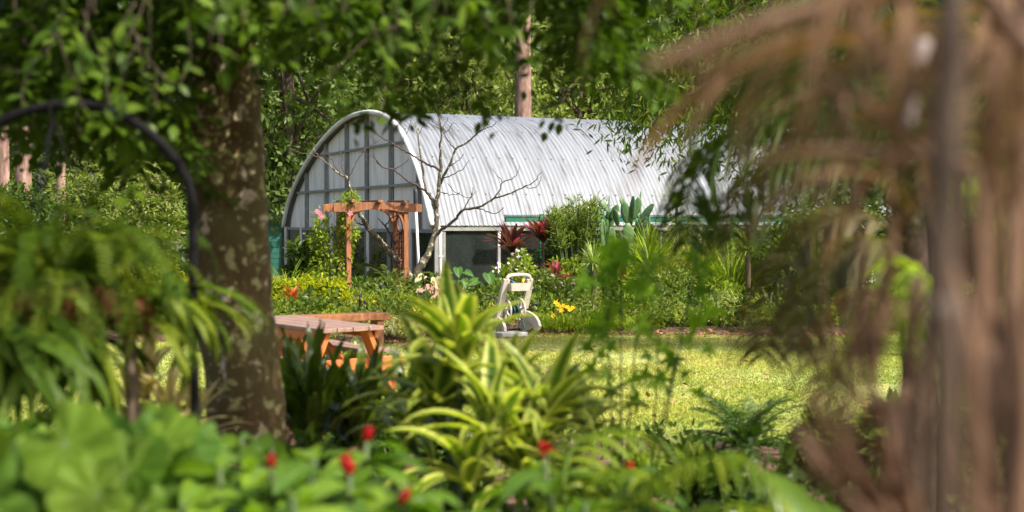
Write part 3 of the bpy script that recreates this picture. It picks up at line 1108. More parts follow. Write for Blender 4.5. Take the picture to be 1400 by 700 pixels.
shrub('pale_tipped_bush', 'big bush with pale pinkish tips behind the black hook pole', 205, 215, 28, 125, 6000, .13, .05, G['pinktip'], lowf=.05)
shrub('background_bush', 'mid green bush left of the pale tipped bush', 120, 220, 31, 130, 4500, .15, .06, G['mid'], lowf=.05)
shrub('background_bush', 'dark bush under the pale gum trunks at the left edge', 25, 235, 29, 140, 4500, .15, .07, G['dark'], lowf=.05)
shrub('background_bush', 'dark bush directly behind the lichened trunk', 290, 250, 31, 130, 4000, .15, .07, G['dark'], lowf=.02)
shrub('yellow_hedge_bush', 'yellow green clipped bush right of the hanging fern, near the pole', 226, 356, 23, 74, 3600, .075, .035, G['yellowgreen'], lowf=.0)
shrub('yellow_hedge_bush', 'yellow green bush half hidden behind the fern basket', 150, 362, 23, 90, 3200, .075, .035, G['yellowgreen'], lowf=.0)
shrub('yellow_hedge_bush', 'yellow green bush just left of the tree trunk', 285, 365, 22.5, 70, 2400, .075, .035, G['yellowgreen'], lowf=.0)
shrub('yellow_hedge_bush', 'yellow green bush at the left edge behind the staghorn', 50, 372, 22, 110, 3000, .075, .035, G['yellowgreen'], lowf=.0)
for i, (px, top, Y, wp, mt, lb) in enumerate([
        (1090, 270, 22, 130, 'mid', 'green bush behind the drooping palm leaflets'),
        (1170, 215, 23, 150, 'dark', 'dark bush between the palm stems, in the far bed'),
        (1260, 205, 23, 150, 'mid', 'tall green bush behind the thick blurred palm stem'),
        (1350, 220, 22, 150, 'light', 'light green bush at the right edge of the far bed'),
        (1420, 210, 21, 150, 'mid', 'green bush cut by the right picture edge'),
        (1130, 380, 19.6, 90, 'dark', 'low dark bush at the lawn edge behind the palm'),
        (1215, 390, 19.5, 90, 'light', 'low light green bush at the lawn edge among palm stems'),
        (1310, 380, 19.4, 110, 'yellowgreen', 'low yellow green bush at the lawn edge, far right')]):
    shrub('border_bush', lb, px, top, Y, wp, 4200, .11, .055, G[mt], lowf=.0)

# the narrow-leaved tree whose branches hang over the roof on the right
wt = thing('narrow_leaved_tree', 'broad tree with hanging narrow leaves at upper right before the roof', 'tree', (gx(1262, 15.5), 15.5, 0))
tm, cm = MB(), MB()
b = np.array([gx(1262, 15.5), 15.5, 0])
path = spline([b + np.array([0, 0, -.2]), b + np.array([.1, 0, 1.5]), b + np.array([0, .1, 3]), b + np.array([.1, 0, 5.5])], 5)
tube(tm, path, np.linspace(.16, .07, len(path)), 10)
ends = []
for px, py, Y in [(862, 12, 14.5), (880, 50, 15), (905, 85, 14.6), (890, 120, 14.8), (875, 150, 15.0), (905, 165, 14.6), (935, 150, 15.2), (965, 120, 15),
                  (940, 75, 15.5), (985, 60, 14.8), (955, 20, 15.5), (900, 20, 15.6), (1000, 150, 15), (1010, 100, 15.4), (1030, 40, 15), (1050, 130, 15.5),
                  (1090, 90, 15), (1100, 170, 15.6), (1140, 40, 15.2), (1170, 120, 15.3), (1210, 70, 15), (1230, 160, 15.6), (1290, 100, 15.3), (1330, 40, 15),
                  (1350, 150, 15.4), (1400, 90, 15), (1190, 200, 15.8), (1280, 210, 16), (930, -40, 15), (1000, -60, 15.5), (1080, -40, 15.2), (1180, -60, 15.6), (1290, -50, 15),
                  (1060, 200, 16), (1130, 230, 16.2), (1340, 220, 16), (1390, 180, 15.8), (1240, 20, 15), (870, -30, 15)]:
    e = at(px, py, Y)
    ends.append(e)
    j = RNG.integers(9, len(path))
    pp = spline([path[j], (path[j] * .5 + e * .5) + np.array([0, 0, .45]), e + np.array([0, 0, .1]), e - np.array([0, 0, .15])], 4)
    tube(tm, pp, np.linspace(.04, .006, len(pp)), 5)
    # drooping sprays along the outer part of each limb
    for q in pp[-8:]:
        nloc = 75 if px < 1040 else 110
        ps = q + RNG.normal(size=(nloc, 3)) * (np.array([.24, .24, .19]) if px < 1040 else np.array([.42, .35, .32]))
        dd = RNG.normal(size=(nloc, 3)) * .6 + np.array([-.2, 0, -.75])
        scatter(cm, T8, ps, dd, RNG.normal(size=(nloc, 3)) + np.array([0, -.6, .6]), RNG.uniform(.09, .15, nloc), RNG.uniform(.022, .034, nloc))
tm.build('trunk', M['bark'], wt)
cm.build('crown', G['willow'], wt)

# ------------------------------------------------------------------ timber arbor
ab = thing('arbor', 'reddish timber garden arch with lattice sides in the far bed', 'arbor', (gx(510, 24.1), 24.1, .08))
AW, AD = np.array([.907, .42, 0]), np.array([-.42, .907, 0])
AF = np.array([gx(476, 23.7), 23.7, 0])          # near left post
WID, DEP, TOPZ = 1.13, .56, 1.93


def ap(w_, d_, z):
    return AF + AW * w_ + AD * d_ + Z3 * z


for w_ in (0, WID):
    for d_ in (0, DEP):
        mb = MB()
        box(mb, ap(w_, d_, TOPZ / 2), AW, AD, Z3, .09, .09, TOPZ)
        bevel(mb.build('post', M['wood'], ab))
for d_ in (-.06, DEP + .06):                      # arched header boards
    mb = MB()
    xs = np.linspace(-.30, WID + .30, 25)
    zl = TOPZ - .10 + .055 * np.clip(1 - ((xs - WID / 2) / .42) ** 2, 0, 1)
    zh = TOPZ + .045 + .035 * (1 - ((xs - WID / 2) / (WID / 2 + .3)) ** 2)
    V = []
    for x, a_, b_ in zip(xs, zl, zh):
        for dd in (-.022, .022):
            V += [ap(x, d_ + dd, a_), ap(x, d_ + dd, b_)]
    q = []
    for i in range(24):
        a_, b_ = i * 4, i * 4 + 4
        q += [(a_, b_, b_ + 1, a_ + 1), (a_ + 2, a_ + 3, b_ + 3, b_ + 2), (a_ + 1, b_ + 1, b_ + 3, a_ + 3), (a_, a_ + 2, b_ + 2, b_)]
    q += [(0, 1, 3, 2), (96, 98, 99, 97)]
    mb.add(np.array(V), None, q)
    bevel(mb.build('header_board', M['wood'], ab, smooth=False), .003)
for x in (.05, WID / 2, WID - .05):
    mb = MB()
    box(mb, ap(x, DEP / 2, TOPZ + .10), AW, AD, Z3, .10, DEP + .42, .045)
    bevel(mb.build('cross_rail', M['wood'], ab))
for d_ in (0, DEP):
    for sg, x0 in ((1, .045), (-1, WID - .045)):  # curved corner braces
        mb = MB()
        pts = [ap(x0 + sg * .25 * (1 - math.cos(t)) * 1.0, d_, TOPZ - .42 + .36 * math.sin(t)) for t in np.linspace(0, math.pi / 2, 9)]
        for p, q_ in zip(pts[:-1], pts[1:]):
            beam(mb, p, q_, .04, .075, up=AD)
        mb.build('brace', M['wood'], ab)
for w_ in (0, WID):                               # lattice panels with a ring on top
    for k in range(4):
        mb = MB()
        d_ = .045 + (DEP - .09) * (k + .5) / 4
        box(mb, ap(w_ + .012, d_, .72), AW, AD, Z3, .016, .024, 1.36)
        mb.build('lattice_slat', M['lath'], ab)
    for k in range(11):
        mb = MB()
        box(mb, ap(w_ - .006, DEP / 2, .12 + k * .128), AW, AD, Z3, .016, DEP - .08, .024)
        mb.build('lattice_slat', M['lath'], ab)
    mb = MB()
    t = np.linspace(0, 2 * math.pi, 25)
    P = np.array([ap(w_, DEP / 2 + .19 * math.cos(a), 1.63 + .19 * math.sin(a)) for a in t])
    tube(mb, P, .026, 8, cap=False)
    mb.build('ring', M['lath'], ab)

# ------------------------------------------------------------------ poles
p1 = thing('white_pole', 'slim white pole with black grip leaning between arbor and bare tree', 'pole', (gx(574, 24.2), 24.2, .08))
mb = MB()
tube(mb, [at(574, 400, 24.2), at(568.5, 283, 24.4)], .028, 10)
mb.build('shaft', M['whitemetal'], p1)
mb = MB()
tube(mb, [at(568.6, 284, 24.4), at(568.4, 280, 24.4), at(568, 262, 24.42), at(567.8, 258, 24.42)], [.03, .045, .042, .03], 10)
mb.build('grip', M['blackplastic'], p1)
p2 = thing('downpipe', 'white downpipe at the near corner of the greenhouse', 'pipe', (gx(602, 24.75), 24.75, .08))
mb = MB()
tube(mb, [at(602, 420, 24.75), at(602, 318, 24.75), at(601, 313, 24.85), at(597, 309, 25.0)], .036, 12)
mb.build('pipe', M['whitemetal'], p2)
mb = MB()
tube(mb, [at(602, 352, 24.75), at(602, 350, 24.75)], .048, 12)
mb.build('collar', M['whitemetal'], p2)

# ------------------------------------------------------------------ bare trees (branches traced limb by limb)
def bare_tree(label, Y, limbs, base):
    r = thing('bare_tree', label, 'tree', base)
    trunk = MB()
    for k, (pts, r0, r1, dy) in enumerate(limbs):
        P = []
        n = len(pts)
        for i, (px, py) in enumerate(pts):
            yy = Y + dy[0] + (dy[1] - dy[0]) * i / (n - 1)
            P.append(at(px, py, yy))
        pp = spline(P, 5)
        jt = RNG.normal(size=pp.shape) * .008
        jt[0] = jt[-1] = 0
        pp = pp + jt
        r0, r1 = r0 * (1 if k == 0 else .68), r1 * .75
        rr = np.linspace(r0, r1, len(pp)) * (1 + .06 * RNG.normal(size=len(pp)))
        if k == 0:
            tube(trunk, pp, rr, 10)
            trunk.build('trunk', M['frangi'], r)
        else:
            mb = MB()
            tube(mb, pp, rr, 7)
            mb.build('branch', M['frangi'] if r0 > .03 else M['twig'], r)
    return r


Ya = 23.9
bare_tree('leafless grey tree with many upturned branches before the roof corner', Ya, [
    ([(572, 402), (569, 378), (577, 360), (585, 348), (594, 322), (597, 300), (596, 285)], .088, .052, (0, 0)),
    ([(596, 287), (589, 270), (581, 257), (576, 220), (571, 185), (566, 163)], .06, .010, (0, .3)),
    ([(583, 262), (571, 254), (558, 248), (539, 233), (521, 227), (513, 217), (510, 209)], .035, .008, (.05, -.6)),
    ([(539, 233), (545, 228), (555, 222), (558, 216)], .012, .006, (-.3, -.5)),
    ([(521, 227), (512, 216), (500, 210), (494, 204)], .012, .006, (-.5, -.8)),
    ([(596, 286), (599, 260), (602, 233), (603, 205), (603, 172), (599, 158), (594, 142)], .06, .009, (0, -.4)),
    ([(603, 234), (590, 227), (576, 220), (558, 209), (547, 203), (535, 195), (524, 189), (514, 182), (511, 176)], .035, .007, (0, .5)),
    ([(547, 203), (552, 190), (560, 172), (562, 164)], .012, .005, (.3, .4)),
    ([(600, 254), (605, 244), (613, 229), (623, 205), (641, 193), (655, 180), (664, 173), (670, 162)], .045, .008, (0, -.7)),
    ([(655, 181), (665, 176), (677, 170), (678, 166)], .014, .006, (-.6, -.8)),
    ([(623, 205), (613, 193), (607, 183), (601, 172), (598, 163)], .02, .007, (-.3, -.1)),
    ([(607, 183), (615, 176), (619, 168), (625, 170)], .011, .005, (-.2, -.3)),
    ([(613, 229), (622, 223), (630, 217), (634, 210)], .014, .006, (-.2, -.4)),
    ([(605, 244), (620, 238), (634, 230), (641, 219)], .016, .006, (-.1, -.5)),
    ([(603, 180), (609, 168), (613, 160)], .012, .005, (-.3, -.3)),
    ([(602, 172), (594, 168), (588, 160), (586, 165)], .011, .005, (-.3, -.2)),
    ([(571, 186), (578, 174), (580, 161)], .012, .005, (.3, .3)),
    ([(596, 322), (607, 312), (621, 301), (633, 287), (655, 283), (676, 271), (697, 265), (716, 256), (730, 248), (741, 234)], .05, .008, (0, -1.2)),
    ([(633, 287), (640, 276), (646, 263), (647, 256)], .018, .006, (-.4, -.3)),
    ([(636, 285), (655, 285), (676, 292), (684, 287), (689, 283)], .018, .006, (-.4, -.8)),
    ([(676, 271), (684, 258), (687, 249), (700, 244), (708, 236), (710, 228)], .022, .006, (-.8, -.7)),
    ([(687, 249), (680, 240), (673, 230)], .012, .005, (-.75, -.6)),
    ([(612, 250), (622, 262), (640, 270), (652, 262)], .012, .005, (-.1, -.5)),
    ([(716, 256), (728, 257), (738, 250), (740, 240)], .012, .005, (-1.1, -1.3)),
    ([(600, 262), (615, 266), (626, 266), (628, 262)], .012, .005, (0, -.4)),
], (gx(572, Ya), Ya, .08))
Yb = 24.6
bare_tree('leaning leafless tree whose limb rises left behind the arbor', Yb, [
    ([(566, 398), (556, 372), (541, 353), (527, 338), (517, 327), (505, 314), (496, 300), (489, 287)], .085, .05, (0, .2)),
    ([(490, 289), (487, 276), (481, 263), (473, 243), (464, 238), (450, 226), (439, 217), (431, 207), (428, 196)], .05, .008, (.2, -.2)),
    ([(473, 243), (468, 232), (467, 215), (464, 205)], .02, .007, (0, .1)),
    ([(464, 238), (456, 222), (447, 209), (441, 203)], .016, .006, (-.1, .1)),
    ([(439, 217), (425, 211), (412, 209), (400, 204), (393, 198)], .016, .006, (-.1, -.4)),
    ([(476, 248), (484, 228), (496, 208), (508, 198), (521, 191)], .02, .006, (0, .3)),
    ([(496, 208), (502, 192), (504, 176)], .013, .005, (.1, .2)),
    ([(541, 334), (534, 320), (527, 309), (521, 303), (517, 298)], .04, .012, (-.2, -.4)),
    ([(527, 309), (536, 298), (548, 290), (553, 283)], .018, .006, (-.3, -.5)),
    ([(505, 314), (497, 308), (488, 304), (482, 296)], .03, .010, (.1, .2)),
], (gx(566, Yb), Yb, .08))

# ------------------------------------------------------------------ hose reel cart
hr = thing('hose_reel_cart', 'taupe plastic garden hose reel cart with spoked wheels at the lawn edge', 'hose reel', (gx(702, 18.35), 18.35, .05))
HB = np.array([gx(706, 18.35), 18.35, .04])
hx, hy = np.array([.86, .51, 0]), np.array([-.51, .86, 0])     # across, away


def hp(x, y, z):
    return HB + (hx * x + hy * y + Z3 * z) * 1.12


for sg in (-1, 1):
    x = sg * .185
    # slanted side frame, an open panel: two rails and a joining web
    mb = MB()
    pts = [hp(x, .20, .0), hp(x, .17, .10), hp(x, .10, .32), hp(x, .01, .55), hp(x * .93, -.045, .70)]
    for p, q_ in zip(pts[:-1], pts[1:]):
        beam(mb, p, q_ + (q_ - p) * .04, .05, .10, up=hx)
    bevel(mb.build('side_frame', M['plastic'], hr), .008)
    mb = MB()
    # flared front foot plate with a scalloped edge
    prof = [(.16, .02), (.04, .03), (-.06, .07), (-.09, .13), (-.15, .06), (-.24, .05), (-.28, .11), (-.25, .17), (-.19, .22), (-.10, .26), (.0, .28), (.09, .29), (.13, .18)]
    if sg < 0:
        prof = [(.20, .02), (.10, .02), (.06, .05), (.04, .10), (.02, .04), (-.02, .02), (-.04, .05), (-.03, .10), (.0, .14), (.04, .18), (.08, .20), (.12, .22), (.16, .15)]
    V = [hp(x + .018, a, b) for a, b in prof] + [hp(x - .018, a, b) for a, b in prof]
    n = len(prof)
    cA, cB = hp(x + .018, .03, .16), hp(x - .018, .03, .16)
    if sg < 0:
        cA, cB = hp(x + .018, .10, .11), hp(x - .018, .10, .11)
    V += [cA, cB]
    tr = [(i, (i + 1) % n, 2 * n) for i in range(n)] + [(n + (i + 1) % n, n + i, 2 * n + 1) for i in range(n)]
    q = [(i, n + i, n + (i + 1) % n, (i + 1) % n) for i in range(n)]
    mb.add(np.array(V), tr, q)
    mb.build('foot_plate', M['plastic'], hr, smooth=False)
    # spoked reel flange
    c0 = hp(sg * .105, .10, .30)
    wh = MB()
    t = np.linspace(0, 2 * math.pi, 29)
    P = np.array([c0 + hy * math.cos(a) * .16 + Z3 * math.sin(a) * .16 for a in t])
    tube(wh, P, .016, 7, cap=False)
    fl = wh.build('reel_flange', M['plastic'], hr)
    for k in range(7):
        a = k * 2 * math.pi / 7 + .2
        mb = MB()
        e = hy * math.cos(a) + Z3 * math.sin(a)
        beam(mb, c0 + e * .04, c0 + e * .158, .028, .02, up=hx)
        mb.build('spoke', M['plastic'], fl)
    mb = MB()
    tube(mb, [c0 - hx * .018, c0 + hx * .018], .052, 14)
    mb.build('hub', M['plastic'], fl)
mb = MB()
tube(mb, [hp(-.10, .10, .30), hp(.10, .10, .30)], .045, 14)
mb.build('drum', M['blackplastic'], hr)
mb = MB()
P = []
for i in range(90):
    a = i * .42
    P.append(hp(-.085 + .17 * ((i / 90 * 2) % 1), .10 + math.cos(a) * (.05 + .012 * (i // 45)), .30 + math.sin(a) * (.05 + .012 * (i // 45))))
P += [hp(.09, -.02, .16), hp(.1, -.05, .06), hp(.05, -.12, .02), hp(.15, -.25, .01)]
tube(mb, P, .009, 6)
mb.build('hose', M['hose'], hr)
mb = MB()
P = [hp(-.172, -.045, .69), hp(-.16, -.055, .735), hp(-.10, -.06, .755), hp(0, -.06, .76), hp(.10, -.06, .755), hp(.16, -.055, .735), hp(.172, -.045, .69)]
tube(mb, spline(P, 4), .026, 10)
mb.build('handle', M['plastic'], hr)
# tray: tapered open bin
mb = MB()
ti, to = [], []
for (wx, y0, y1, z) in ((.13, -.10, .03, .555), (.15, -.12, .04, .655)):
    to += [hp(-wx, y0, z), hp(wx, y0, z), hp(wx, y1, z), hp(-wx, y1, z)]
for (wx, y0, y1, z) in ((.118, -.09, .02, .57), (.138, -.108, .03, .655)):
    ti += [hp(-wx, y0, z), hp(wx, y0, z), hp(wx, y1, z), hp(-wx, y1, z)]
V = np.array(to + ti)
q = [(0, 3, 2, 1), (8, 9, 10, 11)]
for i in range(4):
    j = (i + 1) % 4
    q += [(i, j, 4 + j, 4 + i), (8 + j, 8 + i, 12 + i, 12 + j), (4 + i, 4 + j, 12 + j, 12 + i)]
mb.add(V, None, q)
mb.build('tray', M['plastic'], hr, smooth=False)
mb = MB()
tube(mb, [hp(.185, .055, .30), hp(.24, .055, .30), hp(.245, .0, .37)], .014, 8)
tube(mb, [hp(.235, .0, .37), hp(.33, -.01, .38)], .02, 8)
mb.build('crank', M['blackplastic'], hr)
mb = MB()
box(mb, hp(0, .17, .03), hx, hy, Z3, .34, .05, .05)
mb.build('base_bar', M['blackplastic'], hr)
nz1 = thing('spray_nozzle', 'yellow spray nozzle in the tray of the hose reel cart', 'nozzle', hp(.07, -.03, .60))
mb = MB()
tube(mb, [hp(.07, -.03, .585), hp(.075, -.03, .66), hp(.085, -.03, .70)], [.018, .018, .024], 10)
mb.build('barrel', M['yellowplastic'], nz1)
mb = MB()
tube(mb, [hp(.075, -.03, .66), hp(.06, -.075, .64)], .009, 6)
mb.build('trigger', M['blackplastic'], nz1)
nz2 = thing('hose_fitting', 'teal hose fitting at the left of the cart tray', 'fitting', hp(-.06, -.03, .60))
mb = MB()
tube(mb, [hp(-.05, -.03, .585), hp(-.07, -.03, .66), hp(-.10, -.02, .685)], [.016, .016, .022], 10)
mb.build('body', M['hose'], nz2)
mb = MB()
tube(mb, [hp(-.095, -.02, .683), hp(-.115, -.012, .695)], .024, 10)
mb.build('ring', M['blackplastic'], nz2)
mb = MB()
box(mb, np.array([gx(697, 18.1), 18.12, .055]), hx, hy, Z3, .42, .30, .06)
o = bevel(mb.build('paver', M['paver'], origin=(gx(697, 18.1), 18.12, .03)), .01)
tag(o, 'flat grey concrete paver under the front of the hose reel cart', 'paver')

# ------------------------------------------------------------------ picnic table and bench
PT = np.array([-1.62, 10.80, 0])               # near end corner
ta, tb = np.array([-.62, .785, 0]), np.array([.785, .62, 0])
tab = thing('picnic_table', 'wooden picnic table with greyed top and orange legs behind the ferns', 'table', PT + ta * .8 + tb * .3)


def tp_(a, b, z):
    return PT + ta * a + tb * b + Z3 * z


for k in range(4):
    mb = MB()
    box(mb, tp_(.82, .08 + k * .158, .722), ta, tb, Z3, 1.66, .150, .036)
    bevel(mb.build('top_plank', M['tabletop'], tab))
for b_ in (.03, .60):
    mb = MB()
    box(mb, tp_(.82, b_, .665), ta, tb, Z3, 1.5, .03, .075)
    bevel(mb.build('apron', M['orange'], tab))
for a_ in (.12, .24 + 1.2):
    for sg in (-1, 1):
        mb = MB()
        beam(mb, tp_(a_, .315 + sg * .20, .70), tp_(a_, .315 + sg * .50, .0), .045, .14, up=ta)
        bevel(mb.build('leg', M['orange'], tab))
    mb = MB()
    box(mb, tp_(a_ + .05, .315, .40), ta, tb, Z3, .045, 1.25, .10)
    bevel(mb.build('cross_beam', M['orange'], tab))
    mb = MB()
    beam(mb, tp_(a_ + .03, .315, .43), tp_(.82, .315, .68), .045, .09)
    bevel(mb.build('diagonal_strut', M['orange'], tab))
for b_ in (-.28, .86):
    for k in range(2):
        mb = MB()
        box(mb, tp_(.82 if b_ < 0 else 1.06, b_ + (k - .5) * .14, .468), ta, tb, Z3, 1.62 if b_ < 0 else 1.2, .132, .036)
        bevel(mb.build('seat_plank', M['tabletop'], tab))
bn = thing('timber_bench', 'low timber bench with thick reddish seat behind the picnic table', 'bench', (gx(465, 16.3), 16.3, 0))
b0, b1 = np.array([gx(398, 16.1), 16.1, 0]), np.array([gx(529, 16.7), 16.7, 0])
bd = nrmz(b1 - b0)
bs = np.cross(Z3, bd)
for k in range(2):
    mb = MB()
    box(mb, (b0 + b1) / 2 + bs * (k - .3) * .16 + Z3 * .42, bd, bs, Z3, np.linalg.norm(b1 - b0), .15, .085)
    bevel(mb.build('seat_plank', M['wood'], bn))
for t in (.1, .9):
    mb = MB()
    box(mb, b0 + (b1 - b0) * t + bs * .03 + Z3 * .185, bd, bs, Z3, .09, .26, .37)
    bevel(mb.build('leg', M['wood'], bn))

# terracotta pots with small plants on the lawn side of the ferns
for i, (px, Y, hgt, lb) in enumerate([(447, 12.6, .30, 'terracotta pot nearest the picnic table leg'), (492, 12.2, .34, 'wide terracotta pot behind the fern, with silvery plant'),
                                      (528, 12.4, .27, 'small terracotta pot right of the other pots')]):
    b = np.array([gx(px, Y), Y, .0])
    r = thing('terracotta_pot', lb, 'pot', b)
    mb = MB()
    an = np.linspace(0, 2 * math.pi, 24, endpoint=False)
    prf = [(.0, .09), (.004, .10), (hgt * .85, .145), (hgt * .85, .16), (hgt, .163), (hgt, .14), (hgt * .9, .135), (hgt * .9, .0)]
    V = np.array([[b[0] + rr * math.cos(a), b[1] + rr * math.sin(a), z] for z, rr in prf for a in an])
    q = [(k * 24 + j, k * 24 + (j + 1) % 24, (k + 1) * 24 + (j + 1) % 24, (k + 1) * 24 + j) for k in range(len(prf) - 1) for j in range(24)]
    mb.add(V, None, q)
    mb.build('body', M['terracotta'], r)
    pl = thing('potted_plant', ['silvery plant in the pot nearest the table leg', 'silvery plant in the wide pot behind the fern', 'silvery plant in the small pot on the right'][i], 'plant', b + np.array([0, 0, hgt * .9]))
    mb = MB()
    cloud(mb, b + np.array([0, 0, hgt + .06]) + RNG.normal(size=(7, 3)) * np.array([.07, .07, .03]), .07, 16, .09, .04, T8)
    mb.build('foliage', G['blueleaf'], pl)

# ------------------------------------------------------------------ plants of the far bed
def tuft(name, label, px, Y, n, L, W, mat, el=(.5, 1.5), droop=(1.0, 2.2), z0=.08, cat='plant', group=None, seg=6, spread=.06, shape=None, zpx=None, fold=.25, base=None, trunk=None, part='foliage'):
    x = gx(px, Y)
    z = z0 if zpx is None else at(px, zpx, Y)[2]
    b = np.array([x, Y, z])
    rt = np.array([x, Y, z0])
    r = thing(name, label, cat, rt, group)
    az = RNG.uniform(0, 2 * math.pi, n)
    el0 = RNG.uniform(*el, n)
    pos = b + np.stack([np.cos(az), np.sin(az), np.zeros(n)], 1) * (RNG.random(n) * spread)[:, None]
    mb = MB()
    blades(mb, pos, az, el0, RNG.uniform(*droop, n), L * RNG.uniform(.6, 1.1, n), W * RNG.uniform(.8, 1.15, n), seg, fold, shape)
    mb.build(part, mat, r)
    if trunk:
        tm = MB()
        pp = spline([rt - Z3 * .1, (rt + b) / 2 + np.array([trunk * .4, 0, 0]), b + Z3 * .02], 5)
        tube(tm, pp, np.linspace(trunk * 1.3, trunk, len(pp)) * (1 + .10 * RNG.normal(size=len(pp))), 9)
        tm.build('trunk', M['brownstem'], r)
    return r


tuft('weeping_grass', 'fountain of pale green grass left of the arbor', 393, 22.6, 420, 1.15, .016, G['grassy'], (.7, 1.55), (1.4, 2.7), cat='grass clump', spread=.16)
tuft('weeping_grass', 'smaller pale grass clump behind the tree trunk edge', 372, 22.9, 260, .95, .016, G['grassy'], (.7, 1.5), (1.4, 2.7), cat='grass clump', spread=.14)
shrub('broadleaf_plant', 'dark broad-leaved plant behind the pale grass fountain', 415, 306, 24.2, 46, 420, .22, .10, G['dark'], T8, lowf=.1)
shrub('yellow_shrub', 'bright yellow green shrub behind the picnic table, left of the arbor', 425, 368, 19.6, 62, 2400, .07, .032, G['yellowgreen'], lowf=0)
shrub('yellow_shrub', 'yellow green shrub beside the tree trunk, behind the table', 386, 374, 19.8, 44, 1500, .07, .032, G['yellowgreen'], lowf=0)
shrub('yellow_shrub', 'rounded yellow green shrub at the foot of the arbor left side', 460, 378, 20.2, 46, 1600, .07, .032, G['yellowgreen'], lowf=0)
tuft('red_bromeliad', 'orange red bromeliad rosette among the yellow green shrubs', 399, 19.2, 26, .30, .05, G['redplant'], (.3, 1.3), (.5, 1.2), zpx=410, cat='bromeliad')
# climbing rose: stems up the arbor with leaves and red blooms
ro = thing('climbing_rose', 'climbing rose with red blooms growing up the left side of the arbor', 'rose', (gx(452, 23.9), 23.9, .08))
mb, sm = MB(), MB()
for pts in ([(455, 420), (450, 370), (440, 330), (436, 295)], [(458, 420), (462, 360), (466, 320), (472, 285)], [(452, 420), (440, 380), (430, 345), (428, 320)], [(460, 420), (468, 370), (478, 330), (480, 312)], [(466, 300), (476, 282), (482, 270)]):
    pp = spline([at(x, y, 23.75 + .2 * RNG.normal()) for x, y in pts], 6)
    tube(sm, pp, np.linspace(.014, .006, len(pp)), 5)
    cloud(mb, pp[3:], .14, 24, .075, .042, T8, droop=.4)
cloud(mb, [at(450, 350, 23.8), at(445, 380, 23.8), at(435, 330, 23.8), at(446, 312, 23.9), at(438, 365, 23.9), at(476, 276, 24.0)], .22, 70, .075, .042, T8)
mb.build('foliage', G['light'], ro)
sm.build('stems', M['stem'], ro)
for px, py in ((437, 291), (440, 297), (475, 313), (434, 289), (479, 292)):
    mb = MB()
    c = at(px, py, 23.55)
    for k in range(3):
        a = RNG.uniform(0, 6)
        scatter(mb, TFL, c[None] + RNG.normal(size=(1, 3)) * .006, np.array([[math.cos(a), .2, math.sin(a)]]), np.array([[.1 * k, -.9, .5]]), .10 - .025 * k, .10 - .025 * k)
    mb.build('bloom', M['red'] if px == 475 else M['pink'], ro)
